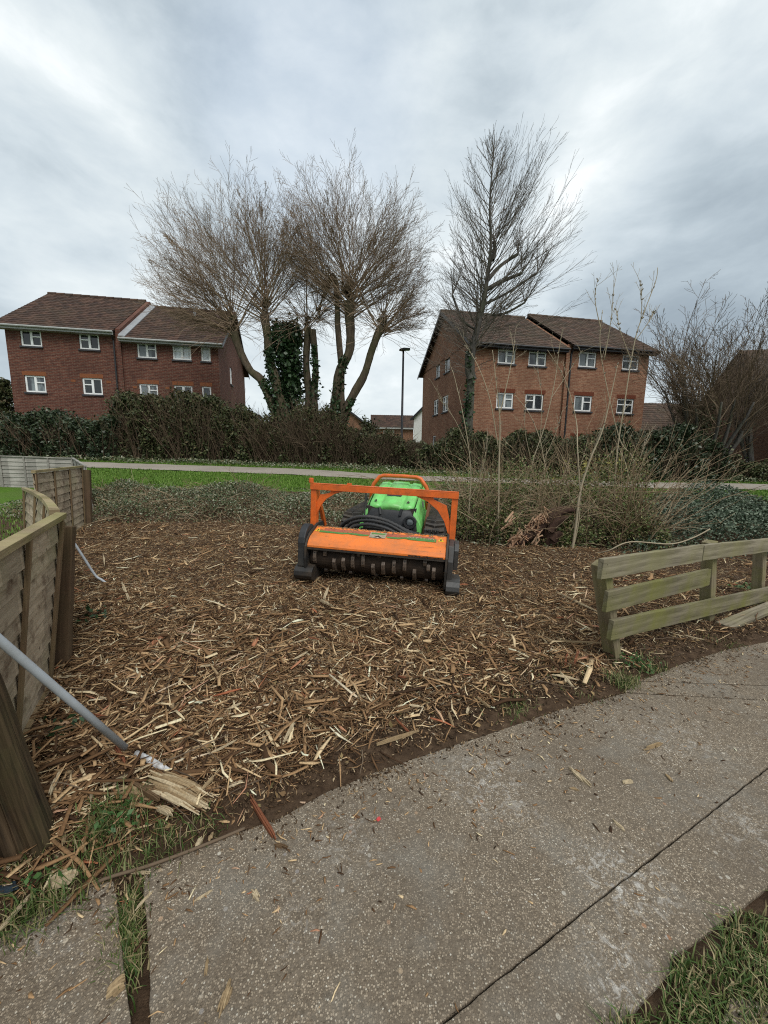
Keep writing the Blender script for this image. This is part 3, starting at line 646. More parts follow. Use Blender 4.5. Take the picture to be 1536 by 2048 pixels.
# chipped black wear at the right end of the lip
for k in range(9):
    x = .40+.04*k; MB().add([(x-.03, -.0225, .433), (x+.035, -.0225, .431), (x+.028, -.0225, .438+random.uniform(.004, .013)), (x-.02, -.0225, .438+random.uniform(0, .01))], [(0, 1, 2, 3)]).build('paint_chip', MBST, mul)
db = MB(); dr = random.Random(8)
for k in range(170):
    if dr.random() < .6: p = on_hood(dr.uniform(-.76, .76), dr.choice((dr.uniform(.9, 1.0), dr.uniform(0, 1)**.4)), .004)
    else: p = Vector((dr.uniform(-.76, .76), dr.uniform(.34, .54), .60-(.08 if False else 0)+.012))
    if p.y > .34: p.z = .605-.25*(p.y-.31)+.006
    a = dr.uniform(0, 3.14); l = dr.uniform(.008, .035); d = Vector((math.cos(a), math.sin(a)*.9, .27*math.sin(a)))*l
    db.bar(p-d, p+d, dr.uniform(.003, .008), .004)
tag(db.build('sawdust', MCHD, mul), kind='stuff')
# engine body
def loft(secs, name, mat, smooth=True, caps=True):
    m = MB(); k = len(secs[0])
    for s in secs: m.v.extend(s)
    for i in range(len(secs)-1):
        for j in range(k-1): m.f.append((i*k+j, i*k+j+1, (i+1)*k+j+1, (i+1)*k+j))
    if caps: m.f.append(tuple(range(k))[::-1]); m.f.append(tuple((len(secs)-1)*k+j for j in range(k)))
    o = m.build(name, mat, mul, smooth=smooth); return o
hs = []
for y, w, zt in ((.985, .26, .775), (.975, .285, .80), (1.0, .30, .835), (1.06, .305, .86), (1.35, .315, .945), (1.75, .325, 1.035), (1.93, .32, 1.065), (2.0, .30, 1.05)):
    dip = .05 if y < 1.02 else 0
    sec = [(-w, y+dip*.8, zt-.055), (-w*.985, y+dip*.6, zt-.025), (-w*.93, y+dip*.5, zt-.004), (-w*.58, y+dip*.1, zt+.006), (-w*.55, y+dip*.1, zt-.010), (-w*.42, y, zt-.010), (-w*.38, y, zt+.012), (0, y-.01, zt+.018),
           (w*.38, y, zt+.012), (w*.42, y, zt-.010), (w*.55, y+dip*.1, zt-.010), (w*.58, y+dip*.1, zt+.006), (w*.93, y+dip*.5, zt-.004), (w*.985, y+dip*.6, zt-.025), (w, y+dip*.8, zt-.055)]
    hs.append(sec)
ho = loft(hs, 'engine_hood', MGRN, True)
mb = MB(); sl2 = (1.035-.945)/.4
P_ = lambda x, y: (x, y, .86+(y-1.06)*.293+.024)
mb.add([P_(-.10, 1.22), P_(.10, 1.22), P_(.115, 1.33), P_(-.115, 1.33)], [(0, 1, 2, 3)]).build('hood_vent', MBLP, ho)
for s in (-1, 1):
    mb = MB().add([(s*.20, 1.02, .868), (s*.25, 1.05, .876), (s*.215, 1.10, .888)], [(0, 1, 2)]).build('hood_mark', MDK, ho)
for s in (-1, 1):
    secs = []
    for y, zb_, zt, xb, xt in ((.96, .46, .72, .42, .30), (1.0, .45, .79, .43, .315), (1.3, .46, .905, .435, .325), (1.75, .48, 1.0, .435, .335), (2.02, .52, 1.02, .42, .325)):
        secs.append([(s*xb*.9, y, zb_), (s*xb, y+.01, zb_), (s*(xb-.005), y+.01, zb_+.10), (s*(xb+xt)/2*1.03, y+.01, (zb_+zt)/2+.05), (s*(xt+.035), y+.01, zt-.04), (s*(xt+.005), y+.01, zt)])
    so_ = loft(secs if s > 0 else [q[::-1] for q in secs], 'side_panel', MGRN, False)
    for k in range(3):
        y = 1.18+.05*k; MB().bar((s*.412, y, .80), (s*.395, y+.04, .87), .006, .014).build('panel_slot', MBLP, so_)
gr_ = []
for z, y, w in ((.40, .93, .37), (.52, .925, .385), (.62, .93, .37), (.69, .955, .33), (.74, .965, .30), (.79, 1.0, .285)):
    gr_.append([(-w, y+.06, z), (-w*.9, y+.012, z), (-w*.3, y, z), (0, y-.004, z), (w*.3, y, z), (w*.9, y+.012, z), (w, y+.06, z)])
loft(gr_, 'front_grille', MBLP, True)
for x in (-.13, .13): MB().bar((x, .945, .70), (x*1.15, .975, .79), .03, .03).build('grille_strut', MBLP, mul, bevel=.005)
hl = MB().lathe([(.0, .088), (-.035, .09), (-.045, .082), (-.045, .06), (-.02, .055), (-.02, .001)], 'y', 24, (.275, .925, .635)).build('headlight', MBLP, mul, smooth=False)
MB().lathe([(-.022, .052), (-.034, .04), (-.04, .012)], 'y', 16, (.275, .925, .635)).build('lens', GL[1], hl)
MB().box(-.40, .40, .96, 2.1, .30, .50).build('chassis', MBST, mul)
MB().box(-.34, .34, 1.0, 1.98, .5, .80).build('engine_block', MBST, mul)
MB().box(-.30, .30, .55, .97, .34, .46).build('lift_arm', MBST, mul, bevel=.01)
rb = MB()
arc = [(-.43, 1.72, .70), (-.43, 1.72, .96), (-.40, 1.72, 1.04), (-.31, 1.72, 1.155), (-.25, 1.72, 1.175), (0, 1.72, 1.18), (.25, 1.72, 1.175), (.31, 1.72, 1.155), (.40, 1.72, 1.04), (.43, 1.72, .96), (.43, 1.72, .70)]
rb.tube(arc, .03, 10).build('roll_bar', MORG, mul, smooth=True)
MB().bar((.455, .98, .42), (.50, 1.45, .98), .035, .05).build('lift_strut', MRST, mul)
MB().box(.44, .60, 1.40, 1.50, .84, .92).build('work_lamp', MBLP, mul, bevel=.01)
MB().tube([(-.305, .80, .50), (-.31, .78, .72), (-.305, .82, 1.01)], .011, 8).build('antenna_rod', MBLP, mul)
# tracks
for s in (-1, 1):
    xc = s*.60; w = .125; cy0, cy1, cz, rr = (1.10 if s > 0 else 1.36), (2.12 if s > 0 else 2.30), (.345 if s > 0 else .32), .31
    loop = []
    for a in np.linspace(math.pi/2, 3*math.pi/2, 12): loop.append((cy0+rr*math.cos(a), cz+rr*math.sin(a)))
    for y in np.linspace(cy0, cy1, 12)[1:-1]: loop.append((y, cz-rr))
    for a in np.linspace(-math.pi/2, math.pi/2, 12): loop.append((cy1+rr*math.cos(a), cz+rr*math.sin(a)))
    for y in np.linspace(cy1, cy0, 12)[1:-1]: loop.append((y, cz+rr))
    k = len(loop); m = MB()
    for (y, z) in loop:
        d = Vector((0, y-np.clip(y, cy0, cy1), z-cz)); d = d.normalized() if d.length > 0 else Vector((0, 0, 1))
        for x, q in ((xc-w, 0), (xc+w, 0), (xc+w, -.035), (xc-w, -.035)): m.v.append((x, y+d.y*q, z+d.z*q))
    for i in range(k):
        j = (i+1) % k
        for c in range(4): m.f.append((i*4+c, i*4+(c+1) % 4, j*4+(c+1) % 4, j*4+c))
    to = m.build('track', MRUB, mul)
    lg = MB(); cum = [0]
    for i in range(k): cum.append(cum[-1]+math.dist(loop[i], loop[(i+1) % k]))
    nl = 44
    for q in range(nl):
        sdist = cum[-1]*q/nl; i = max(j for j in range(k) if cum[j] <= sdist); f_ = (sdist-cum[i])/(cum[i+1]-cum[i])
        y = loop[i][0]*(1-f_)+loop[(i+1) % k][0]*f_; z = loop[i][1]*(1-f_)+loop[(i+1) % k][1]*f_
        d = Vector((0, y-np.clip(y, cy0, cy1), z-cz)).normalized(); tdir = Vector((0, -d.z, d.y))
        for side_ in (-1, 1):
            xa, xb = xc+side_*.008, xc+side_*w*.97
            c0 = Vector((0, y, z)); pts = []
            for x, sh in ((xa, .012), (xb, -.012)):
                for tt, hh in ((-.016, 0), (.016, 0), (.010, .032), (-.010, .032)): pts.append(Vector((x, 0, 0))+c0+tdir*(tt+sh)+d*hh)
            lg.add(pts, [(0, 1, 2, 3), (7, 6, 5, 4), (0, 4, 5, 1), (1, 5, 6, 2), (2, 6, 7, 3), (3, 7, 4, 0)])
    lg.build('track_lug', MRUB, to)
    for y in (cy0, cy1): MB().lathe([(xc-.09, .24), (xc-.07, .265), (xc+.07, .265), (xc+.09, .24)], 'x', 20, (0, y, cz)).build('track_wheel', MBST, to)
# hoses
hoses = [[(-.62, .78, .52), (-.52, .72, .62), (-.32, .66, .70), (-.10, .68, .69), (.15, .66, .63), (.40, .64, .57), (.66, .62, .54)],
         [(-.56, .74, .50), (-.42, .66, .62), (-.22, .62, .67), (.0, .62, .645), (.28, .60, .57), (.60, .58, .53)],
         [(-.50, .70, .50), (-.38, .62, .58), (-.20, .56, .63), (.02, .56, .60), (.20, .58, .54), (.35, .64, .50)],
         [(-.15, .80, .60), (.05, .70, .655), (.25, .62, .60), (.45, .60, .555), (.68, .66, .56)],
         [(-.28, .90, .5), (-.22, .70, .56), (-.05, .62, .57), (.12, .74, .52), (.2, .9, .48)]]
def spline(P, n=8):
    P = [Vector(p) for p in P]; o = []
    for i in range(len(P)-1):
        p0, p1, p2, p3 = P[max(i-1, 0)], P[i], P[i+1], P[min(i+2, len(P)-1)]
        for k in range(n):
            t = k/n; o.append(.5*((2*p1)+(p2-p0)*t+(2*p0-5*p1+4*p2-p3)*t*t+(3*p1-p0-3*p2+p3)*t**3))
    o.append(P[-1]); return o
for i, h in enumerate(hoses):
    p = spline(h, 10); r = .026 if i == 0 else .02
    rad = [r*(1.12 if (k % 2) else .92) if i < 3 else r*.8 for k in range(len(p))]
    p = [q-Vector((0, 0, .035*sm(.0, .35, q.x))) for q in p]
    MB().tube(p, rad, 9).build('hose', MHOS, mul, smooth=True)
for k in range(4): MB().lathe([(-.02, .02), (.02, .022), (.03, .014)], 'z', 6, (.50+.05*k, .66, .585)).build('hose_coupling', MGST, mul)

# ------------------------------------------------------------------ fences, posts, poles
def lapwood(name, light, dark):
    t = NT(name, .85, .15); v = t.map('Object', (4, 4, 60)); f = t.noise(1.0, 5, .6, v, .3); c = t.ramp(f, [(.3, dark), (.7, light)])
    c = t.mix(1.0, c, t.ramp(t.rnd(), [(0, .75), (1, 1.2)]), 'MULTIPLY')
    sm_ = t.noise(9, 4, .6, t.map('Object', (1, 1, 1.2), (.5, .4, .3))); c = t.mix(t.ramp(sm_, [(.52, 0), (.68, .7)]), c, (.085, .05, .032))
    k_ = t.vor(5.5, t.map('Object', (1, 1, 1.4)), out='Distance'); c = t.mix(t.ramp(k_, [(.04, .85), (.10, 0)]), c, (.05, .028, .016))
    c = t.mix(t.ramp(t.noise(2.6, 5), [(.5, 0), (.7, .4)]), c, (.25, .25, .12)); t.col(c); t.bump(f, .4, .004); return t.m
MWP = lapwood('fence_wood', (.41, .335, .245), (.24, .185, .125))
MWG = woodmat('weathered_grey_fence_wood', (.42, .40, .36), (.20, .185, .16), 3, 30)
MWB = woodmat('batten_wood', (.27, .18, .11), (.13, .08, .045), 2, 26, (.2, .2, .08), .25)
MWC = woodmat('capping_wood', (.42, .34, .21), (.20, .145, .08), 3, 34, (.28, .28, .10), .4, 4)
MPST = woodmat('brown_post_wood', (.15, .095, .058), (.075, .045, .028), 2, 30, (.09, .085, .035), .35)
MOLD = woodmat('dark_mossy_post_wood', (.105, .070, .040), (.014, .010, .007), 2, 60, (.07, .068, .026), .35, 6)
MRAIL = woodmat('silvered_rail', (.40, .35, .26), (.12, .10, .07), 0, 34, (.20, .19, .07), .5, 2.4)
MRAILM = woodmat('mossy_rail', (.31, .27, .19), (.10, .085, .055), 0, 34, (.15, .15, .035), .75, 2.6)
MRPST = woodmat('mossy_rail_post', (.24, .20, .13), (.11, .09, .055), 2, 30, (.15, .155, .035), .7, 3)
def panel(name, label, cs, nb=10, nbat=4, mats=(MWP, MWB, MWC), bow=0.0, group='panels of the broken lap fence', flip=1, gap=None):
    bl, br, tr, tl = [Vector(c) for c in cs]
    org = bl.copy(); root = thing(name, label, 'fence panel', org, 0, group)
    ux = (br-bl); n = ux.cross(tl-bl).normalized()*flip
    def P(u, v, d): return (bl.lerp(br, u)).lerp(tl.lerp(tr, u), v) + n*(d+bow*math.sin(math.pi*u)*(.4+.6*v)) - org
    def strip(mb, u0, u1, va, vb, d0, d1, d2, d3, seg=8):
        for k in range(seg):
            a, b = u0+(u1-u0)*k/seg, u0+(u1-u0)*(k+1)/seg
            mb.hexa([P(a, va, d0), P(b, va, d0), P(b, va, d1), P(a, va, d1), P(a, vb, d2), P(b, vb, d2), P(b, vb, d3), P(a, vb, d3)])
    for k in range(nb):
        mb = MB(); va = .03+.93*k/nb; vb = .03+.93*(k+1.18)/nb; j = random.uniform(-.004, .004)
        strip(mb, 0, 1, va+random.uniform(-.006,.006), min(vb, .985), .022+j, .010+j, .004+j, -.004+j); mb.build('board', mats[0], root)
    for k in range(nbat):
        mb = MB(); u = .012+.964*k/(nbat-1); wv = .011
        mb.hexa([P(u-wv, -.01, .023), P(u+wv, -.01, .023), P(u+wv, -.01, .038), P(u-wv, -.01, .038), P(u-wv, .985, .023), P(u+wv, .985, .023), P(u+wv, .985, .038), P(u-wv, .985, .038)]); mb.build('batten', mats[1], root, bevel=.002)
    mb = MB(); strip(mb, -.005, 1.005, .987, 1.02, -.012, .040, -.012, .040); mb.build('capping_rail', mats[2], root, bevel=.002)
    mb = MB(); strip(mb, .0, 1.0, .0, .04, .018, .042, .018, .042); mb.build('bottom_rail', mats[1], root)
    return root
panel('timber_fence', 'brown lap fence panel nearest the camera, leaning beside the grey pole', ((-1.23, .62, .02), (-2.11, 2.22, .02), (-1.985, 2.31, 1.10), (-1.09, .66, 1.10)), 10, 4, flip=1)
panel('timber_fence', 'bowed fence panel turned away, showing its pale curved capping rail', ((-2.15, 2.30, .03), (-4.3, 4.5, .03), (-4.25, 4.55, 1.03), (-2.02, 2.35, 1.11)), 9, 4, bow=-.05, flip=-1)
panel('timber_fence', 'brown lap fence panel standing behind the bowed panel with pale top', ((-4.75, 5.15, .02), (-5.55, 7.0, .1), (-5.65, 7.2, 1.19), (-4.82, 5.28, 1.19)), 9, 4, flip=1)
panel('timber_fence', 'short weathered fence panel running back to the grey boundary fence', ((-6.1, 8.0, .2), (-8.3, 10.4, .5), (-8.35, 10.4, 1.28), (-6.25, 8.1, 1.17)), 8, 4, (MWG, MWG, MWG), flip=-1)
panel('timber_fence', 'silver grey slatted fence panel at the far left edge below the dark hedge', ((-8.3, 10.35, .42), (-10.3, 10.35, .42), (-10.3, 10.35, 1.31), (-8.3, 10.35, 1.27)), 8, 4, (MWG, MWG, MWG), flip=-1)
panel('timber_fence', 'silver grey slatted fence panel cut off by the left photo edge', ((-10.32, 10.4, .42), (-12.3, 10.1, .42), (-12.3, 10.1, 1.34), (-10.32, 10.4, 1.32)), 8, 4, (MWG, MWG, MWG), flip=-1)
def post(name, label, base, top, w, d, mat, rz=0, cat='post', n=10, group=None):
    b, t_ = Vector(base), Vector(top); ax = t_-b; h = ax.length; q = Vector((0, 0, 1)).rotation_difference(ax)
    mb = MB()
    for i in range(n+1):
        z = h*i/n; j = lambda: random.uniform(-.003, .003)
        for sx, sy in ((-1, -1), (1, -1), (1, 1), (-1, 1)): mb.v.append((sx*w/2+j(), sy*d/2+j(), z+(j()*3 if i == n else 0)))
    for i in range(n):
        for c in range(4): mb.f.append((i*4+c, i*4+(c+1) % 4, i*4+4+(c+1) % 4, i*4+4+c))
    mb.f.append((0, 3, 2, 1)); mb.f.append((n*4, n*4+1, n*4+2, n*4+3))
    o = mb.build(name, mat, bevel=.006); o.location = b; o.rotation_mode = 'QUATERNION'; o.rotation_quaternion = q @ Matrix.Rotation(rz, 3, 'Z').to_quaternion()
    return tag(o, label, cat, group)
post('fence_post', 'brown square fence post with a bolt hole beside the nearest lap panel', (-2.22, 2.46, -.02), (-2.16, 2.56, .99), .105, .09, MPST, R(25), 'fence post')
post('fence_post', 'dark fence post at the right end of the panel behind the bowed one', (-5.55, 7.1, 0), (-5.62, 7.3, 1.12), .10, .10, MPST, R(20), 'fence post')
post('fence_post', 'slim pale post at the corner of the near and bowed panels', (-2.16, 2.29, 0), (-2.03, 2.37, 1.06), .05, .05, MWB, R(25), 'fence post')
# old leaning post, split and dark
op = MB(); NS = 40; pr_ = random.Random(4); gv = [pr_.choice((0, 0, .004, .010, .016)) for _ in range(NS)]; tp_ = [pr_.uniform(-.05, .03) for _ in range(NS)]
for i in range(15):
    z = .98*i/14
    for j in range(NS):
        a = 2*math.pi*j/NS; sq_ = 1/max(abs(math.cos(a-.5)), abs(math.sin(a-.5))); r = .058*(min(sq_, 1.22))*(1.14-.13*i/14)*(1+.03*math.sin(z*9+a*2))-gv[(j+int(z*2.2)) % NS]*(.5+.5*math.sin(z*5+j))
        op.v.append((r*1.1*math.cos(a), r*math.sin(a), z+(tp_[j] if i == 14 else 0)))
for i in range(14):
    for j in range(NS): op.f.append((i*NS+j, i*NS+(j+1) % NS, (i+1)*NS+(j+1) % NS, (i+1)*NS+j))
op.f.append(tuple(range(14*NS, 15*NS)))
o = op.build('wooden_post', MOLD); o.location = (-1.275, 1.225, -.03); o.rotation_mode = 'QUATERNION'; o.rotation_quaternion = Vector((0, 0, 1)).rotation_difference(Vector((-.225, .02, 1)))
tag(o, 'thick dark rotten post with moss, leaning at the lower left corner', 'post')
post('wooden_stake', 'narrow greenish stake leaning against the thick dark rotten post', (-1.345, 1.14, -.02), (-1.56, 1.12, .9), .045, .04, MRPST, R(20), 'stake')
MPOL = plain('grey_enamel_pole', (.36, .39, .42), .4, .45, var=.05, scale=5, bump=.03, dirt=(.22, .2, .17), dfac=.25, dscale=14)
def gpg(px, py, zoff=0.0):
    d = raydir(px, py); t_ = .3
    while t_ < 60:
        q = Vector((0, 0, CH))+d*t_
        if q.z <= Gf(q.x, q.y)+zoff: break
        t_ *= 1.002
    return q
pb_ = gpg(250, 1495, .05); pe_ = gpg(336, 1543, .022); ps_ = gpg(272, 1506, .03); pa_ = at(0, 1281, pb_.y-.36)
pt_ = thing('metal_pole', 'long pale grey metal pole propped from the fence down into the chips', 'pole', pb_)
MB().tube([p-pb_ for p in (pa_+(pa_-pb_)*.45, pa_, pa_.lerp(pb_, .5), pb_)], .0145, 16).build('tube', MPOL, pt_, smooth=True)
MB().tube([ps_-pb_, ps_.lerp(pe_, .5)-pb_+Vector((0, 0, .004)), pe_-pb_], [.013, .014, .0135], 14).build('broken_end', plain('scuffed_white_pole', (.55, .56, .57), .5, .4, var=.1, dirt=(.12, .09, .06), dfac=.8, dscale=26), pt_, smooth=True)
q0, q1, q2 = at(126, 1052, 4.0), at(190, 1150, 4.12), gp(217, 1173)+Vector((0, 0, .02))
tag(MB().tube(spline([q0, q0.lerp(q1, .6), q1, q1.lerp(q2, .5), q2], 5), .013, 10).build('metal_pole', MPOL, smooth=True), 'thin bent white pole sticking out behind the brown fence post', 'pole')

kr = thing('post_and_rail_fence', 'low mossy three rail timber fence at the right between chips and path', 'fence', (1.72, 2.66, 0))
ko = Vector((1.72, 2.66, 0))
def kpost(b, t_, w, d, rz):
    b, t_ = Vector(b), Vector(t_); ax = t_-b; o = MB(); n = 8; h = ax.length
    for i in range(n+1):
        for sx, sy in ((-1, -1), (1, -1), (1, 1), (-1, 1)): o.v.append((sx*w/2+random.uniform(-.002, .002), sy*d/2+random.uniform(-.002, .002), h*i/n))
    for i in range(n):
        for c in range(4): o.f.append((i*4+c, i*4+(c+1) % 4, i*4+4+(c+1) % 4, i*4+4+c))
    o.f.append((n*4, n*4+1, n*4+2, n*4+3))
    p = o.build('post', MRPST, kr, bevel=.005); p.location = b-ko; p.rotation_mode = 'QUATERNION'; p.rotation_quaternion = Vector((0, 0, 1)).rotation_difference(ax) @ Matrix.Rotation(rz, 3, 'Z').to_quaternion()
RZ = math.atan2(.70, 1.26)
kpost((1.745, 2.70, -.05), (1.475, 2.535, .785), .075, .10, RZ)
kpost((3.02, 3.40, -.05), (2.88, 3.33, .775), .085, .09, RZ)
kpost((4.05, 3.98, -.05), (4.0, 4.0, .62), .085, .09, RZ)
def rail(p0, p1, h, th, name):
    a, b = Vector(p0), Vector(p1); L_ = (b-a).length; o = MB(); K = 22; rr = random.Random(int(a.z*1000))
    for i in range(K+1):
        j = lambda: rr.uniform(-.0022, .0022)
        for sx, sz in ((-.5, -.5), (.5, -.5), (.5, .5), (-.5, .5)): o.v.append((L_*i/K+(rr.uniform(-.006, .006) if i in (0, K) else 0), -sx*th+j(), sz*h+j()))
    for i in range(K):
        for c in range(4): o.f.append((i*4+c, i*4+(c+1) % 4, i*4+4+(c+1) % 4, i*4+4+c))
    o.f.append((0, 3, 2, 1)); o.f.append((K*4, K*4+1, K*4+2, K*4+3))
    for x in ((.05, L_-.06) if name != 'x' else ()):       # nail heads
        for z in (-.03, .03): o.lathe([(-th/2-.0025, .004), (-th/2+.001, .0045)], 'y', 8, (x, 0, z))
    m = o.build('rail', MRAIL if name == 'top' else MRAILM, kr, bevel=.003); m.location = a-ko; m.rotation_mode = 'QUATERNION'; m.rotation_quaternion = (b-a).to_track_quat('X', 'Z')
    if name != 'top': m['label'] = 'green mossy rail'
rail((1.405, 2.415, .782), (2.60, 3.075, .735), .137, .034, 'top'); rail((2.605, 3.08, .735), (4.15, 3.93, .635), .130, .034, 'top')
rail((1.49, 2.465, .542), (2.77, 3.165, .503), .142, .032, 'mid')
rail((1.575, 2.515, .318), (4.15, 3.93, .10), .142, .034, 'low')
pl = MB().box(-.7, .7, -.06, .06, 0, .035).build('loose_plank', MRAIL, bevel=.004)
q = gp(1462, 1266); q2_ = gp(1536, 1236); d = (q2_-q).normalized(); pl.location = q+d*.71+Vector((-.03, .05, .03)); pl.rotation_euler = (.05, -.02, math.atan2(d.y, d.x))
tag(pl, 'loose mossy plank with a nail lying on the path edge at the right', 'plank')

# ------------------------------------------------------------------ street lamp
lx = at(803, 890, 19.0); lz = Hf(lx.x, 19.0)
lp = thing('street_lamp', 'slim black street lamp with flat head standing before the far houses', 'street lamp', (lx.x, 19.0, lz))
hh = 6.33-lz
MLMP = plain('black_lamp_paint', (.012, .013, .016), .45, .4, var=.1)
MB().tube([(0, 0, -.1), (0, 0, 1.2), (0, 0, 1.25), (0, 0, hh)], [.085, .085, .06, .045], 12).build('pole', MLMP, lp, smooth=True)
hd = MB().prism([(-.20, hh), (-.16, hh+.035), (.02, hh+.085), (.30, hh+.07), (.32, hh+.02), (.05, hh-.01), (-.05, hh-.03)], 'y', -.14, .14).build('lamp_head', MLMP, lp, bevel=.01)
MB().box(-.14, .28, -.11, .11, hh-.004, hh+.012).build('lens', GL[1], hd)

# ------------------------------------------------------------------ leaf and twig tools
rg = np.random.default_rng(11)
def leafquads(P, size, elong=.6, up=.35, var=.4, hang=0.0, out=None):
    n = len(P); d = rg.normal(size=(n, 3)); d[:, 2] = d[:, 2]*.7-hang; d /= np.linalg.norm(d, axis=1)[:, None]
    nm = rg.normal(size=(n, 3)); nm[:, 2] += up*2
    if out is not None: nm += out
    w = np.cross(nm, d); w /= np.linalg.norm(w, axis=1)[:, None]+1e-9; nn = np.cross(d, w)
    L_ = size*(1-var+2*var*rg.random(n))[:, None]
    a = P; b = P+d*L_*.45+w*L_*elong*.5+nn*L_*.08; c = P+d*L_-nn*L_*.10; e = P+d*L_*.45-w*L_*elong*.5+nn*L_*.08
    return np.stack([a, b, c, e], 1)
MIVY = leafmat('ivy_leaves', [(.012, .026, .010), (.02, .045, .016), (.028, .06, .02), (.045, .08, .032), (.06, .085, .05)], .4, .35)
MHDG = leafmat('hedge_leaves', [(.022, .03, .011), (.04, .052, .019), (.06, .074, .028), (.09, .10, .042), (.10, .078, .04)], .5, .25)
MHDD = leafmat('dark_evergreen_leaves', [(.016, .028, .011), (.026, .042, .018), (.044, .064, .03), (.075, .092, .05)], .4, .35)
MBRM = leafmat('bramble_leaves', [(.035, .055, .02), (.065, .095, .04), (.10, .13, .062), (.15, .17, .095), (.30, .31, .23), (.18, .135, .075), (.085, .12, .05)], .5, .25)
MBRG = leafmat('blue_green_bramble_leaves', [(.022, .04, .02), (.045, .07, .04), (.07, .10, .06), (.11, .14, .09), (.19, .22, .16)], .5, .25)
MDRY = leafmat('dry_leaves', [(.12, .07, .035), (.2, .13, .06), (.28, .2, .10), (.10, .09, .03)], .7, .15)
def barkmat(name, a, b, sc=18, moss=None, mf=.5):
    t = NT(name, .9, .12); f = t.noise(sc, 6, .65, t.map('Object', (1, 1, .25)))
    c = t.ramp(f, [(.3, a), (.7, b)])
    if moss: c = t.mix(t.ramp(t.noise(1.3, 5, .6), [(.42, 0), (.65, mf)]), c, moss)
    t.col(c); t.bump(f, .8, .03); return t.m
def stemmat(name, cols):
    t = NT(name, .8, .15); k = len(cols); t.col(t.ramp(t.rnd(), [(i/(k-1), c) for i, c in enumerate(cols)])); return t.m
MTWG = stemmat('willow_twigs', [(.15, .10, .066), (.215, .15, .10), (.28, .205, .14), (.185, .137, .095)])
MTWA = stemmat('grey_twigs', [(.085, .07, .058), (.13, .11, .092), (.17, .145, .12)])
MTWB = stemmat('brown_twigs', [(.075, .053, .036), (.12, .085, .056), (.17, .125, .083)])
MCAN = stemmat('dry_canes', [(.12, .078, .046), (.20, .14, .085), (.30, .23, .145), (.22, .145, .08), (.42, .34, .23)])
MSAP = stemmat('pale_sapling_bark', [(.30, .25, .17), (.36, .30, .21)])
MBKW = barkmat('willow_bark', (.04, .030, .022), (.115, .088, .062), 16, (.05, .06, .02), .45)
MBKA = barkmat('ash_bark', (.04, .036, .032), (.115, .105, .095), 16, (.05, .06, .025), .5)
RG = random.Random(5)
def grow(mb, p, d, L_, r0, segs, upf, wob, kids, n=3, r1=None, kmin=None):
    """one bent branch; kids = (count, length share, spread, first, next level) -> carries its twigs"""
    p = Vector(p); d = Vector(d).normalized(); pts = [p.copy()]; dirs = [d.copy()]; st = L_/segs
    for i in range(segs):
        d = (d+Vector((RG.gauss(0, wob), RG.gauss(0, wob), RG.gauss(0, wob)))+Vector((0, 0, upf))).normalized()
        p = p+d*st; pts.append(p.copy()); dirs.append(d.copy())
    r1 = r0*.3 if r1 is None else r1
    kmin = min(r1, .0055) if kmin is None else kmin
    mb.tube(pts, [r0+(r1-r0)*i/segs for i in range(segs+1)], n, False)
    if kids:
        cnt, share, spread, first, nxt, kup = kids
        for k in range(cnt):
            t = first+(1-first)*(k+RG.random())/cnt; i = min(segs-1, int(t*segs)); f = t*segs-i
            q = pts[i].lerp(pts[i+1], f); dd = dirs[i]
            o = Vector((RG.gauss(0, 1), RG.gauss(0, 1), RG.gauss(0, 1))); o = (o-dd*o.dot(dd)).normalized()
            nd_ = (dd+o*spread*RG.uniform(.6, 1.3)).normalized()
            ll = L_*share*RG.uniform(.55, 1.2)*(1.15-.65*t)
            grow(mb, q, nd_, ll, max(kmin, (r0+(r1-r0)*t)*.5), 3 if nxt is None else 4, kup, wob*1.2, nxt, 3, kmin, kmin)
    return pts, dirs
def stem(mb, pts, r, n=14, wob=.02):
    sp = spline(pts, 9); k = len(sp); o = len(mb.v); ph = RG.uniform(0, 6); ref = Vector((1, 0, 0)); acc = 0
    for i, p in enumerate(sp):
        d = (sp[min(i+1, k-1)]-sp[max(i-1, 0)]).normalized(); ref = (ref-d*ref.dot(d)).normalized(); w = d.cross(ref); acc += (sp[i]-sp[i-1]).length if i else 0
        rr = float(np.interp(i/(k-1), np.linspace(0, 1, len(r)), r)); q = p+Vector((math.sin(acc*2.1+ph), math.cos(acc*1.7+ph), 0))*wob*min(1, acc)
        for j in range(n):
            a = 2*math.pi*j/n
            e = 1+.10*math.sin(3*a+ph+acc*.9)+.06*math.sin(5*a-acc*2.3+ph)+.05*math.sin(2*a+acc*5)+RG.gauss(0, .025)
            mb.v.append(tuple(q+(ref*math.cos(a)+w*math.sin(a))*rr*e))
    for i in range(k-1):
        for j in range(n): mb.f.append((o+i*n+j, o+i*n+(j+1) % n, o+(i+1)*n+(j+1) % n, o+(i+1)*n+j))
    mb.f.append(tuple(o+(k-1)*n+j for j in range(n)))
def raylen(p, d, inside, mx=9.0):
    t = .3
    while t < mx and inside(p+d*t): t += .12
    return t
def knuckle(mb, c, r, n=16):
    """the scarred knob where the shoots spring: short thick stubs pointing every way"""
    for _ in range(n):
        d = Vector((RG.gauss(0, 1), RG.gauss(0, 1), RG.gauss(.5, .7))).normalized(); p = Vector(c)+Vector((RG.gauss(0, .3), RG.gauss(0, .3), RG.gauss(0, .5)))*r; l = r*RG.uniform(.5, 1.1)
        mb.tube([p, p+d*l*.5, p+d*l], [r*RG.uniform(.3, .45), r*RG.uniform(.22, .34), r*RG.uniform(.08, .2)], 7)

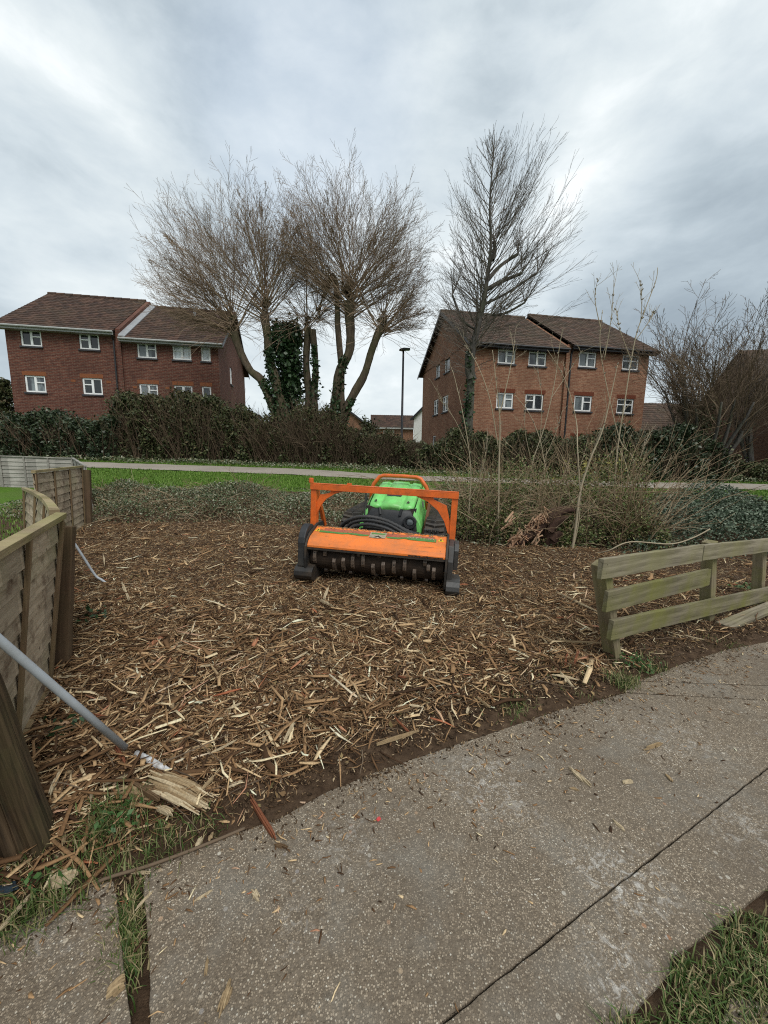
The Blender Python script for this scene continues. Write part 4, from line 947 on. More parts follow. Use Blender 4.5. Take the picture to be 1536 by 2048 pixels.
# ------------------------------------------------------------------ trees
def pollard(name, label, Y, stems, heads, env):
    b = at(*stems[0][0][0], Y); org = Vector((b.x, Y, Hf(b.x, Y))); root = thing(name, label, 'tree', org, 0, 'pollard willows between the two blocks of flats')
    tr = MB(); cr = MB()
    for px, r in stems:
        pts = [at(x, y, Y+(dy if len(q) > 2 else 0)) for q in px for x, y, dy in [(q[0], q[1], q[2] if len(q) > 2 else 0)]]
        pts[0].z = Hf(pts[0].x, Y)-.1
        stem(tr, [p-org for p in pts], r, 14, .03)
    E_ = []
    for (ex, ey, rx, ry) in env:
        c = at(ex, ey, Y)-org; E_.append((c, abs(at(ex+rx, ey, Y).x-at(ex, ey, Y).x), abs(at(ex, ey-ry, Y).z-at(ex, ey, Y).z)))
    ins = lambda p: any(((p.x-c.x)/a)**2+((p.y-c.y)/(a*.8))**2+((p.z-c.z)/b)**2 < 1 for c, a, b in E_)
    for (hx, hy, dy, hr, nl, cnt, lean, fan, tall) in heads:
        c = at(hx, hy, Y+dy)-org; knuckle(tr, c, hr*.8, 14); knuckle(tr, c+Vector((0, 0, -tall*.5)), hr*.6, 8)
        ca, sa = math.cos(lean), math.sin(lean)
        for k in range(nl+cnt):
            limb = k < nl; az = k*2.39996+RG.gauss(0, .15); pol = fan*(((k-nl+.5)/cnt)**.55*RG.uniform(.9, 1.06) if not limb else RG.uniform(.15, .85))
            d = Vector((math.sin(pol)*math.cos(az), math.sin(pol)*math.sin(az)*.75, math.cos(pol))); d = Vector((d.x*ca+d.z*sa, d.y, d.z*ca-d.x*sa)).normalized()
            p0 = c+Vector((RG.gauss(0, .35)*hr, RG.gauss(0, .35)*hr, RG.uniform(-tall, .35*tall)))
            if p0.z < c.z-.25*tall: d = (d+Vector((math.copysign(.45, d.x), 0, -.1))).normalized()
            l = raylen(p0, d, ins)*RG.uniform(.80, .99)
            if l < .6: continue
            if limb: grow(cr, p0, d, l*.80, .040, 11, .006, .04, (10, .50, .36, .22, (9, .34, .55, .25, (3, .5, .7, .2, None, .03), .04), .04), 5, .005)
            else: grow(cr, p0, d, l*RG.uniform(.82, 1), .017, 11, .006, .028, (9, .36, .72, .30, (6, .45, .8, .15, None, .05), .05), 4, .0036)
        for k in range(46):    # fine whips hanging round the knob
            az = RG.uniform(0, 6.28); grow(cr, c+Vector((0, 0, RG.uniform(-tall, .2))), Vector((math.cos(az), math.sin(az)*.7, RG.uniform(-.3, .5))), RG.uniform(.8, 3.0), .009, 9, -.05, .09, (5, .35, .7, .2, None, -.02), 3, .0045)
    tr.build('trunk', MBKW, root, smooth=True); cr.build('crown', MTWG, root)
    return root, org
pollard('pollard_willow', 'left bare pollard willow with leaning ivy clad trunks', 18.0,
  [([(578, 915), (566, 870), (528, 770), (500, 742), (481, 706), (470, 665)], [0.28, 0.22, 0.18, 0.16, 0.15, 0.17]),
   ([(590, 915), (572, 850), (553, 770), (537, 712), (535, 668), (531, 630)], [0.26, 0.22, 0.20, 0.17, 0.16, 0.18]),
   ([(628, 915, .4), (629, 820, .4), (630, 768, .4), (629, 716, .4), (627, 660, .4)], [0.20, 0.17, 0.15, 0.13, 0.15]),
   ([(612, 915, .5), (616, 800, .5), (614, 716, .5), (613, 655, .5)], [0.18, 0.16, 0.15, 0.16])],
  [(464, 640, 0, .27, 5, 96, -.60, .95, .7), (530, 604, 0, .28, 6, 92, -.22, .84, .9), (614, 640, .5, .18, 1, 18, -.15, .75, .5), (636, 622, .4, .18, 1, 13, .2, .75, .5)],
  [(450, 545, 172, 165), (510, 500, 140, 165), (620, 580, 75, 110), (420, 610, 140, 80)])
pollard('pollard_willow', 'right bare pollard willow with two forking trunks and tallest crown', 18.0,
  [([(668, 915), (667, 860), (669, 815), (682, 742), (697, 703), (699, 640), (699, 605)], [0.28, 0.24, 0.22, 0.20, 0.18, 0.20, 0.24]),
   ([(690, 600), (672, 580), (655, 572)], [0.16, 0.11, 0.07]),
   ([(674, 915), (678, 862), (695, 815), (724, 755), (742, 706), (753, 680), (764, 655)], [0.24, 0.22, 0.19, 0.17, 0.15, 0.16, 0.18])],
  [(699, 580, 0, .34, 9, 140, .03, 1.02, 1.2), (657, 572, 0, .12, 2, 12, -.5, .4, .2), (766, 640, 0, .25, 3, 76, .42, 1.0, .7)],
  [(700, 500, 172, 178), (645, 440, 122, 132), (790, 600, 85, 110), (765, 485, 108, 138)])
# upright ash in front of the orange flats
YA = 16.6
b = at(936, 900, YA); ao = Vector((b.x, YA, Hf(b.x, YA))); ash = thing('bare_ash_tree', 'tall upright bare tree with dense ascending branches before the orange flats', 'tree', ao)
tr = MB(); cr = MB()
TP = [(936, 915), (938, 860), (944, 720), (958, 640), (972, 575), (981, 500), (980, 420), (984, 340), (990, 268)]
tp = [at(x, y, YA)-ao for x, y in TP]; tp[0].z = -.1
stem(tr, tp[:4], [.20, .16, .135, .12], 12, .02); stem(tr, tp[3:], [.12, .09, .06, .035, .02, .008], 9, .015)
for a, m_, e, r in (((975, 560), (1000, 532), (1036, 508), .085), ((972, 580), (1005, 562), (1044, 546), .08), ((985, 520), (990, 500), (988, 482), .09), ((962, 630), (1005, 628), (1050, 605), .055), ((955, 660), (925, 640), (905, 590), .055), ((966, 610), (1015, 585), (1075, 545), .055), ((943, 760), (937, 735), (937, 708), .20)):
    stem(tr, [at(*a, YA)-ao, at(*m_, YA+.1)-ao, at(*e, YA+.1)-ao], [r, r*.85, r*.7], 8, .01)
    if r < .2:
        p0 = at(*e, YA+.1)-ao
        for _ in range(5): grow(cr, p0, Vector((RG.gauss(.2, .3), RG.gauss(0, .4), 1)), RG.uniform(.8, 1.5), .022, 8, .03, .04, (8, .4, .4, .15, (3, .4, .5, .2, None, .05), .05), 4, .005)
def onstem(t):
    f = t*(len(tp)-1); i = min(len(tp)-2, int(f)); return tp[i].lerp(tp[i+1], f-i)
EY_ = [262, 300, 350, 400, 450, 500, 560, 620, 665, 700]; EL_ = [6, 38, 66, 84, 98, 106, 112, 108, 90, 40]; ER_ = [6, 45, 112, 150, 176, 194, 208, 214, 190, 60]
zE = [at(985, y, YA).z-ao.z for y in EY_][::-1]; k_ = (at(1085, 500, YA).x-at(985, 500, YA).x)/100; xE = [onstem(float(np.interp(z, [p.z for p in tp], np.linspace(0, 1, len(tp))))).x for z in zE]
def in_ash(p):
    if not zE[0] < p.z < zE[-1]: return False
    x0 = float(np.interp(p.z, zE, xE)); r = float(np.interp(p.z, zE, (ER_ if p.x > x0 else EL_)[::-1]))*k_
    return ((p.x-x0)/r)**2+(p.y/(r*.8+.5))**2 < 1
for k in range(165):
    t = .26+.70*((k+RG.random())/165)**1.25; p = onstem(t); az = RG.uniform(0, 2*math.pi); f = (t-.26)/.70
    ang = (1.42-.80*f)*RG.uniform(.5, 1.08)
    d = Vector((math.cos(az)*math.sin(ang), .8*math.sin(az)*math.sin(ang), math.cos(ang)))
    l = raylen(p, (d+Vector((0, 0, .16))).normalized(), in_ash)*RG.uniform(.74, 1.0)
    if l < .5: continue
    grow(cr, p, d, l, .008+.0040*l, 11, .016+.016*(1-f), .03, (int(3+l*2.3), .42, .38, .18, (3, .42, .5, .15, None, .04), .05), 4, .0034)
for k in range(48):   # low arching side shoots
    t = .2+.22*RG.random(); p = onstem(t); az = RG.uniform(0, 2*math.pi)
    grow(cr, p, Vector((math.cos(az), .7*math.sin(az), .35)), RG.uniform(1.2, 2.8), .015, 8, .03, .07, (10, .35, .6, .2, (3, .4, .6, .2, None, .02), .03), 3, .004)
tr.build('trunk', MBKA, ash, smooth=True); cr.build('crown', MTWA, ash)
iv = MB()
def ivy(root, org, px, Y, n, rad, name='ivy', mat=MIVY, size=.13):
    """climbing ivy leaves round a line of picture points at distance Y"""
    pts = [at(x, y, Y)-org for x, y in px]; f = rg.random(n)*(len(pts)-1); i = np.minimum(f.astype(int), len(pts)-2); fr_ = (f-i)[:, None]
    A = np.array([tuple(p) for p in pts]); P = A[i]*(1-fr_)+A[i+1]*fr_; R_ = np.interp(f, range(len(pts)), rad)[:, None]
    u = rg.normal(size=(n, 3)); u /= np.linalg.norm(u, axis=1)[:, None]; clump = (.72+.30*np.sin(P[:, 2:3]*5+u[:, 0:1]*4)+.28*np.sin(P[:, 2:3]*2.3+u[:, 1:2]*3+u[:, 0:1]*5))
    P = P+u*R_*clump*(rg.random((n, 1))**.35)
    return quads(name, leafquads(P, size, .8, .3), mat, root)
ivy(ash, ao, [(930, 905), (934, 830), (938, 790), (940, 700)], YA, 800, [.5, .32, .2, .14])
for ob in list(bpy.data.objects):
    if ob.name.startswith('pollard_willow'):
        if 'left' in ob['label']:
            ivy(ob, ob.location, [(572, 890), (556, 800), (541, 740), (538, 700)], 17.9, 1900, [.5, .36, .28, .2]); ivy(ob, ob.location, [(628, 880), (629, 800), (630, 740), (628, 690)], 18.3, 700, [.5, .3, .2, .14]); ivy(ob, ob.location, [(570, 890), (545, 810), (525, 760)], 17.9, 900, [.5, .28, .18])
            ivy(ob, ob.location, [(592, 900), (580, 800), (576, 740), (574, 690), (578, 660)], 18.7, 12000, [1.1, .85, .75, 1.0, .7], size=.15)
        else:
            ivy(ob, ob.location, [(668, 890), (668, 820), (681, 745), (690, 715)], 17.9, 1100, [.5, .33, .22, .16]); ivy(ob, ob.location, [(676, 880), (690, 825), (705, 800)], 17.9, 700, [.4, .25, .18])

def bush_tree(name, label, px, Y, base, stems, spread, l, cnt, mat=MTWB, ivy_n=0, group=None):
    b = at(*base, Y); o = Vector((b.x, Y, Hf(b.x, Y))); root = thing(name, label, 'tree', o, 0, group); tr = MB(); cr = MB()
    for k in range(stems):
        az = RG.uniform(0, 2*math.pi); d = Vector((math.cos(az)*spread, math.sin(az)*spread*.7, 1)).normalized()
        p0 = Vector((math.cos(az)*.35, math.sin(az)*.3, -.1))
        pts = [p0]; dd = d.copy(); p = p0.copy(); hl = l*RG.uniform(.4, .6)
        for i in range(6): dd = (dd+Vector((RG.gauss(0, .06), RG.gauss(0, .06), .04))).normalized(); p = p+dd*hl/6; pts.append(p.copy())
        tr.tube(pts, [.11-.012*i for i in range(7)], 7)
        for q in range(cnt):
            t = RG.uniform(.35, 1); i = min(5, int(t*6)); pp = pts[i].lerp(pts[i+1], t*6-i)
            a2 = RG.uniform(0, 2*math.pi); e = (dd+Vector((math.cos(a2), math.sin(a2)*.8, .25))*RG.uniform(.3, .9)).normalized()
            grow(cr, pp, e, l*RG.uniform(.28, .55), .022, 7, .03, .09, (12, .40, .6, .12, (5, .48, .7, .15, None, .03), .03), 3, .0055)
    tr.build('trunk', MBKA, root, smooth=True); cr.build('crown', mat, root)
    if ivy_n: ivy(root, o, [(base[0], base[1]), (base[0]-4, base[1]-60), (base[0]-2, base[1]-120)], Y-.2, ivy_n, [1.0, 1.1, .7], mat=MHDG, size=.12)
    return root
bush_tree('bare_tree', 'many stemmed bare brown tree beside the right end of the orange flats', 0, 17.5, (1405, 935), 13, .50, 8.2, 9, MTWB, 1500, 'bare trees at the right edge')
bush_tree('bare_tree', 'dark bare tree at the right edge in front of the brown brick house', 0, 19.0, (1530, 940), 10, .50, 8.4, 9, MTWA, 0, 'bare trees at the right edge')
bush_tree('bare_tree', 'small bare shrub rising behind the left end of the dark red flats', 0, 26.0, (-8, 880), 5, .4, 4.4, 7, MTWB, 0, None)
o_ = at(745, 905, 24.0); sb = thing('evergreen_shrub', 'dark bushy shrub in front of the low far brick house', 'shrub', (o_.x, 24, Hf(o_.x, 24)))
ivy(sb, Vector(sb.location), [(742, 905), (740, 880), (735, 850)], 24, 2500, [1.2, 1.0, .6], 'foliage', MHDG, .14)
o_ = at(8, 900, 24.0); sb = thing('evergreen_shrub', 'dark shrub at the left photo edge beyond the dark red flats', 'shrub', (o_.x, 24, Hf(o_.x, 24)))
ivy(sb, Vector(sb.location), [(0, 905), (4, 840), (8, 790), (6, 765)], 24, 5000, [1.5, 1.2, .8, .3], 'foliage', MHDG, .15)

# ------------------------------------------------------------------ hedges
def hedge(label, stops, Y, thick, n, size, mat, twn=0, core=True, name='hedge', lean=0):
    xs_ = np.array([at(px, py, Y).x for px, py in stops]); zt = np.array([at(px, py, Y).z for px, py in stops])
    o = Vector((float(xs_.mean()), Y, Hf(float(xs_.mean()), Y))); root = thing(name, label, 'hedge', o); oz = np.array(tuple(o))
    top = lambda x: np.interp(x, xs_, zt)+.17*np.sin(x*2.1+1)+.13*np.sin(x*4.7+.4)+.08*np.sin(x*11.3)+.05*np.sin(x*23)
    # shape: leaves near the top, front and ends
    x = rg.uniform(xs_[0], xs_[-1], n); g_ = H(x, np.full(n, Y)); hgt = np.maximum(top(x)-g_, .15)
    v = 1-rg.random(n)**1.35*1.0; y = Y+thick*(rg.random(n)-.5)
    front = rg.random(n) < .68; dep = rg.exponential(.16, n)
    bul = .16*np.sin(x*3.3+v*4)+.12*np.sin(x*7.1-v*9)+.07*np.sin(x*15+v*17)
    prof = np.sqrt(np.clip(1-np.clip((v-.6)/.42, 0, 1)**2, 0, 1))
    y = np.where(front, Y-thick*.5*prof+bul+dep, y); zf = np.where(front, v, 1-np.minimum(dep, .9)*.5)
    z = g_+hgt*zf+rg.normal(0, .03, n)
    P = np.stack([x, y, z], 1)-oz
    quads('foliage', leafquads(P, size, .6, .25, .45, .15), mat, root)
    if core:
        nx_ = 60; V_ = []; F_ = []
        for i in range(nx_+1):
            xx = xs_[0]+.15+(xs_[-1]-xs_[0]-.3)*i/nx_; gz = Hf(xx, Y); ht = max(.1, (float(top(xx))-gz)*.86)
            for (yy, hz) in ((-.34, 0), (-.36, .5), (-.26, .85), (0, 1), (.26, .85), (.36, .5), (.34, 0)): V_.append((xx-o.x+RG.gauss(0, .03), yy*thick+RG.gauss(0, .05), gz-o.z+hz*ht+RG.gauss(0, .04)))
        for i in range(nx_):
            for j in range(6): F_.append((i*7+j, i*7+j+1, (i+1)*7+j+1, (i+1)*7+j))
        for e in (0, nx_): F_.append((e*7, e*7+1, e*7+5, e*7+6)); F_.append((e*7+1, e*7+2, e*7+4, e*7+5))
        meshnp('inner_shade_core', np.array(V_), np.array(F_), MCOR, root)  # solid dark core added to paint the shade inside the hedge
    if twn:
        tw = MB()
        for k in range(twn):
            xx = RG.uniform(xs_[0], xs_[-1]); gz = Hf(xx, Y); ht = max(.2, float(top(xx))-gz); yy = Y-thick*.5*RG.uniform(.55, 1.05)
            grow(tw, Vector((xx, yy, gz))-o, Vector((RG.gauss(0, .25), RG.gauss(-.05, .12), 1)), ht*RG.uniform(.45, 1.22), .011, 6, .02, .12, (4, .35, .7, .3, None, 0), 3, .004)
        tw.build('stems', MTWB, root)
    return root
MCOR = barkmat('hedge_inner_shade', (.016, .014, .010), (.04, .036, .022), 40)  # dark brown colour stands in for shade behind the hedge leaves
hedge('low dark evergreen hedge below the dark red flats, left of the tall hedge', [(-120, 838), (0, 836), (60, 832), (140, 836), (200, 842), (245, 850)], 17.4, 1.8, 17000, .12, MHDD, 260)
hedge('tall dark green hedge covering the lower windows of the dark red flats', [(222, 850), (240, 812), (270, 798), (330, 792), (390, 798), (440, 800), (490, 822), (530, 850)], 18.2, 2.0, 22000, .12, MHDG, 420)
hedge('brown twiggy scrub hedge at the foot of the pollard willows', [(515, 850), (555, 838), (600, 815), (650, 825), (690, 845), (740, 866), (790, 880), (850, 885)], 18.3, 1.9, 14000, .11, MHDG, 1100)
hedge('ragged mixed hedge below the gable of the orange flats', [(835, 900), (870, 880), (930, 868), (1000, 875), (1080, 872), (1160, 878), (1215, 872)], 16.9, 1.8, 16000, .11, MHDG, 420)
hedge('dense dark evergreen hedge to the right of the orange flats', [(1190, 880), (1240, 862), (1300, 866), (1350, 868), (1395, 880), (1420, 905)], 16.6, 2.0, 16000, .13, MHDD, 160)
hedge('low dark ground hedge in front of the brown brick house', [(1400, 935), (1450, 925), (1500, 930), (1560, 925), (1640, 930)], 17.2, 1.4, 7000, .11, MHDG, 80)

# ------------------------------------------------------------------ brambles and ground cover
def cover(name, label, poly_x, fy0_, fy1_, hfun, n, size, mat, twn, twmat, cat='bramble patch', kind=None, elong=.6, dense=1.6):
    x = rg.uniform(poly_x[0], poly_x[1], n*3); lo, hi = fy0_(x), fy1_(x); y = lo+(hi-lo)*rg.random(n*3)
    h = hfun(x, y); keep = rg.random(n*3) < np.clip(h*dense+.12, 0, 1); x, y, h = x[keep][:n], y[keep][:n], h[keep][:n]
    g_ = G(x, y); z = g_+h*np.maximum(rg.random(len(x))**.4, .1)+.01
    o = Vector((float(x.mean()), float(y.mean()), 0)); o.z = Gf(o.x, o.y)
    P = np.stack([x, y, z], 1)-np.array(tuple(o))
    if kind: root = tag(quads(name, leafquads(P, size, elong, .5), mat), None, None, None, kind); root.location = o
    else:
        root = thing(name, label, cat, o); quads('foliage', leafquads(P, size, elong, .5), mat, root)
    if twn:
        tw = MB()
        for k in range(twn):
            xx = RG.uniform(*poly_x); a, b_ = float(fy0_(xx)), float(fy1_(xx)); yy = RG.uniform(a, b_); hh_ = float(hfun(np.array([xx]), np.array([yy]))[0])
            if hh_ < .06: continue
            az = RG.uniform(0, 6.28); d = Vector((math.cos(az), math.sin(az), RG.uniform(.3, 1.6)))
            grow(tw, Vector((xx, yy, Gf(xx, yy)))-o, d, hh_*RG.uniform(1.0, 2.3), .0055, 7, -.10, .12, (2, .3, .6, .3, None, 0), 3, .003)
        t_ = tw.build('stems' if not kind else 'dry_stems', twmat, root)
    return root
def nz(x, y, s=1.0, p=0.0):
    return .5+.25*np.sin(x*1.9*s+1.3*np.sin(y*1.3*s+p)+p)+.25*np.sin(y*2.3*s-1.1*np.sin(x*1.7*s)+2*p)
def h_left(x, y):
    e = sm(0, .5, y-yfar(x)+.15)*(1-sm(9.4, 10.9, y+.4*np.sin(x*2.1)))*sm(-8.8, -6.8, x)
    m = .05+.34*nz(x, y, 1.9, .7)+.32*np.exp(-(((x+3.7)/.9)**2+((y-8.5)/.9)**2))+.16*np.exp(-(((x+1.9)/.7)**2+((y-7.9)/.6)**2))
    return np.maximum(m*e, 0)
cover('bramble_patch', 'grey green bramble bed behind the wood chips, left of the mulcher', (-8.6, 2.2), lambda x: yfar(x)-.15, lambda x: 11.3+0*x, h_left, 50000, .040, MBRM, 4200, MCAN)
def h_right(x, y):
    e = sm(0, .35, y-(5.62-.02*(x-4)+.12*np.sin(x*3)))*(1-sm(8.6, 9.8, y-.1*(x-7)))*sm(3.55, 4.3, x)*(1-sm(15, 17, x))
    m = .26+.20*nz(x, y, 1.1, 2.0)+.12*np.exp(-(((x-5.6)/1.5)**2+((y-7.4)/1.2)**2))+.48*np.exp(-(((x-7.2)/.8)**2+((y-8.5)/.7)**2))
    m = m*(1-.5*sm(7.2, 9.0, y)*(np.abs(x-7.2) > 1.1))
    return np.maximum(m*e, 0)
cover('bramble_patch', 'blue green ivy and bramble mound behind the three rail fence', (3.6, 16), lambda x: 5.4+0*x, lambda x: 12.4+0*x, h_right, 95000, .046, MBRG, 700, MCAN)
def h_mid(x, y):
    e = sm(0, .4, y-yfar(x)+.1)*(1-sm(10.0, 11.4, y))*sm(1.0, 1.7, x)*(1-sm(4.2, 5.4, x))
    return np.maximum((.22+.3*nz(x, y, 1.6, 3.0))*e, 0)
cover('bramble_patch', 'tangled brown and green undergrowth around the pale saplings', (1.0, 5.2), lambda x: yfar(x)-.1, lambda x: 11.2+0*x, h_mid, 26000, .04, MBRM, 1500, MCAN)
# ivy creeping along the verge behind the far path
o = cover('ground_ivy', None, (-16, 18), lambda x: np.interp(x, fx, fy1)+.3, lambda x: 17.6+0*x, lambda x, y: .10+.12*nz(x, y, 2.0, 1.0)*(nz(x, y, .6, 4) > .35), 14000, .08, MBRM, 0, None, kind='stuff')
o.name = 'ground_cover'

# thicket of dry canes and tall saplings
tk = thing('dry_cane_thicket', 'thicket of pale dry canes standing between the mulcher and the rail fence', 'thicket', (2.6, 6.4, .03)); to_ = Vector((2.6, 6.4, .03)); tw = MB()
for k in range(400):
    x = RG.uniform(1.25, 4.35); y = float(yfar(x))+RG.uniform(.0, 1.9); cl = RG.random()
    if cl < .45: x = RG.choice((1.5, 1.8, 2.5, 3.1, 3.85, 3.9, 4.0, 4.15))+RG.gauss(0, .13); y = float(yfar(x))+RG.uniform(.05, .5)
    hgt = RG.uniform(.6, 2.1)*(1.1 if 3.2 < x < 4.3 else .9)
    d = Vector((RG.gauss(0, .42), RG.gauss(0, .3), 1))
    grow(tw, Vector((x, y, Gf(x, y)-.02))-to_, d, hgt, RG.uniform(.004, .0075), 10, RG.uniform(-.10, .01), .075, (RG.randint(3, 7), .38, .75, .25, None, 0), 4, .0022)
for k in range(80):    # long arching runners
    x = RG.uniform(1.2, 3.9); y = float(yfar(x))+RG.uniform(.1, 1.2); az = RG.choice((0, math.pi))+RG.gauss(0, .6)
    grow(tw, Vector((x, y, Gf(x, y)))-to_, Vector((math.cos(az)*.7, math.sin(az)*.5, 1)), RG.uniform(1.4, 2.6), .007, 14, -.085, .05, (3, .2, .7, .4, None, 0), 4, .003)
tw.build('canes', MCAN, tk)
def tuftleaves(mb_pts, n, size, mat, root): return quads('withered_leaves', leafquads(np.array(mb_pts), size, .55, .1, .4, .4), mat, root)
P = []
for k in range(34000):
    x = RG.uniform(1.15, 4.5); y = float(yfar(x))+RG.uniform(.12, 2.4)*RG.random(); hm = (.85+.75*nz(x, y, 1.7, .9)+.35*math.exp(-((x-3.9)/.5)**2))*min(1, (y-yfar(x))/.9+.25)
    if RG.random() < .35+.65*nz(x, y, 3.1, 2): P.append((x-2.6, y-6.4, hm*RG.random()**.55))
tuftleaves(P, 0, .042, leafmat('thicket_leaves', [(.045, .075, .02), (.085, .125, .035), (.13, .175, .055), (.20, .21, .085), (.24, .185, .095), (.12, .09, .045), (.065, .105, .03)]), tk)
P = [(RG.gauss(3.75, .30)-2.6, RG.gauss(6.9, .3)-6.4, RG.uniform(.75, 1.45)) for k in range(420)]
tuftleaves(P, 0, .05, leafmat('yellow_leaves', [(.30, .26, .03), (.22, .2, .05), (.16, .12, .05), (.36, .32, .08)]), tk)
MBUD = plain('catkin_buds', (.20, .17, .13), .8, .1)
def sapling(label, px, Y, r, forks=(), buds=0, group=None):
    b = gp(*px[0]) if Y is None else at(*px[0], Y)
    Yb = b.y; o = Vector((b.x, Yb, Gf(b.x, Yb))); root = thing('sapling', label, 'sapling', o, 0, group); m = MB(); bd = MB()
    main = spline([at(x, y, Yb)-o for x, y in px], 6); main[0].z = -.03
    m.tube(main, [r+(.004-r)*i/(len(main)-1) for i in range(len(main))], 6)
    ends = [main]
    for f in forks:
        sp = spline([at(x, y, Yb+RG.uniform(-.15, .15) if i else Yb)-o for i, (x, y) in enumerate(f)], 5); m.tube(sp, [r*.55+(.0028-r*.55)*i/(len(sp)-1) for i in range(len(sp))], 5); ends.append(sp)
    for e in ends:
        for k in range(5):
            i = int(len(e)*RG.uniform(.35, .95)); i = min(i, len(e)-2)
            d = (e[i+1]-e[i]).normalized(); grow(m, e[i], d+Vector((RG.gauss(0, .5), RG.gauss(0, .4), .25)), RG.uniform(.12, .5), .0035, 5, .02, .08, (2, .4, .6, .3, None, .02), 3, .002)
    m.build('stem', MSAP, root, smooth=True)
    if buds:
        for e in ends:
            for k in range(buds):
                i = int(len(e)*RG.uniform(.45, .999)); p = e[min(i, len(e)-1)]; d = Vector((RG.gauss(0, .5), RG.gauss(0, .5), 1)).normalized()
                bd.tube([p, p+d*.012, p+d*.03, p+d*.042], [.003, .010, .009, .002], 5)
        bd.build('sapling_catkins', MBUD, root)  # catkins, small bud tubes set along the stems
    return root
G_S = 'pale saplings in the thicket'
sapling('straight pale sapling rising from the undergrowth just right of the mulcher', [(996, 1083), (997, 1010), (998, 930), (1000, 850), (995, 790), (985, 700)], 6.2, .017, [((997, 900), (980, 800), (955, 730), (930, 690)), ((999, 830), (1020, 740), (1030, 680))], 4, G_S)
sapling('leaning pale forked sapling with bends, tallest stem near the rail fence post', [(1143, 1110), (1152, 1050), (1160, 985), (1180, 920), (1205, 860), (1222, 790), (1235, 730)], 5.75, .021, [((1160, 985), (1155, 900), (1152, 840), (1130, 760), (1095, 700)), ((1143, 1110), (1158, 1040), (1160, 985))], 3, G_S)
sapling('thin pale sapling with catkins reaching into the sky right of the ash', [(1258, 1080), (1262, 1030), (1275, 990), (1273, 940), (1262, 910), (1240, 880), (1215, 780), (1200, 690), (1205, 620)], 6.6, .015, [((1275, 995), (1285, 985), (1300, 960)), ((1273, 940), (1285, 900), (1290, 880)), ((1208, 720), (1222, 640), (1228, 570)), ((1202, 660), (1190, 600), (1195, 560))], 6, G_S)
sapling('tall thin sapling whose catkin tips stand above the orange flats roof', [(1225, 1090), (1228, 1000), (1235, 900), (1250, 800), (1270, 680), (1290, 620), (1312, 560), (1315, 535)], 6.4, .012, [((1281, 645), (1284, 600), (1280, 560)), ((1272, 680), (1300, 640), (1308, 625)), ((1262, 720), (1240, 660), (1232, 620))], 9, G_S)
sapling('bent pale sapling curving over behind the uprooted stump', [(1110, 1005), (1098, 960), (1088, 920), (1080, 880), (1060, 830), (1030, 790)], 7.2, .012, [((1088, 920), (1110, 870), (1125, 820)), ((1080, 880), (1084, 800), (1075, 740))], 3, G_S)
sapling('slender upright stem beside the right guard frame post of the mulcher', [(940, 1085), (938, 1020), (942, 950), (935, 880), (920, 800), (905, 740)], 6.4, .010, [((940, 1000), (965, 940), (975, 880)), ((937, 900), (910, 840), (880, 800))], 3, G_S)
sapling('thin arching stem with small buds between ash trunk and forked sapling', [(1050, 1075), (1060, 1000), (1064, 930), (1090, 850), (1110, 760), (1118, 700), (1125, 660)], 6.8, .010, [((1064, 930), (1050, 860), (1052, 800)), ((1100, 800), (1140, 740), (1165, 700))], 5, G_S)
# uprooted stump with torn wood
sq = gp(1062, 1092); sx, sy = 2.30, 6.05; st = thing('broken_stump', 'torn uprooted stump with orange splintered wood below the sapling thicket', 'stump', (sx, sy, Gf(sx, sy)))
MSTP = barkmat('stump_bark', (.030, .018, .014), (.085, .05, .036), 22); MTRN = barkmat('torn_wood', (.32, .15, .08), (.60, .44, .30), 26)
m = MB()
def toL(px, py, Y): return at(px, py, Y)-Vector((sx, sy, Gf(sx, sy)))
stem(m, [toL(1100, 1085, 6.1), toL(1095, 1052, 6.1), toL(1108, 1030, 6.15), toL(1135, 1020, 6.2), toL(1160, 1026, 6.3)], [.13, .12, .10, .06, .02], 12, .02)
stem(m, [toL(1098, 1062, 6.0), toL(1112, 1044, 6.0), toL(1134, 1034, 6.1)], [.08, .07, .02], 10, .02)
stem(m, [toL(1104, 1080, 6.0), toL(1116, 1068, 6.0), toL(1126, 1072, 6.1)], [.07, .05, .015], 9, .02)
m.build('root_wood', MSTP, st, smooth=True)
m = MB()
for k in range(130):
    t_ = RG.random(); c = toL(1022+70*t_+RG.gauss(0, 4), 1092-60*t_+RG.gauss(0, 8), 5.98+RG.gauss(0, .05)); d = Vector((RG.gauss(.3, .5), RG.gauss(-.2, .4), RG.gauss(.3, .5))).normalized(); l = RG.uniform(.05, .20)
    m.bar(c-d*l/2, c+d*l/2, RG.uniform(.008, .028), RG.uniform(.004, .012), (RG.random(), RG.random(), 1))
for k in range(26):
    c = toL(RG.choice((1072, 1078, 1066, 1030, 1022))+RG.gauss(0, 5), RG.choice((1038, 1045, 1074, 1078, 1088))+RG.gauss(0, 4), 5.92+RG.gauss(0, .03)); d = Vector((RG.gauss(.5, .3), RG.gauss(-.1, .3), RG.gauss(.6, .3))).normalized(); l = RG.uniform(.09, .22)
    m.bar(c-d*l/2, c+d*l/2, RG.uniform(.016, .038), RG.uniform(.008, .018), (RG.random(), RG.random(), 1))
tag(m.build('torn_fibre', MTRN, st), kind='stuff')
m = MB(); stem(m, [toL(1012, 1096, 6.0), toL(1040, 1082, 6.0), toL(1070, 1060, 6.02), toL(1090, 1040, 6.05)], [.03, .07, .10, .10], 11, .02); m.build('split_trunk', MSTP, st, smooth=True)
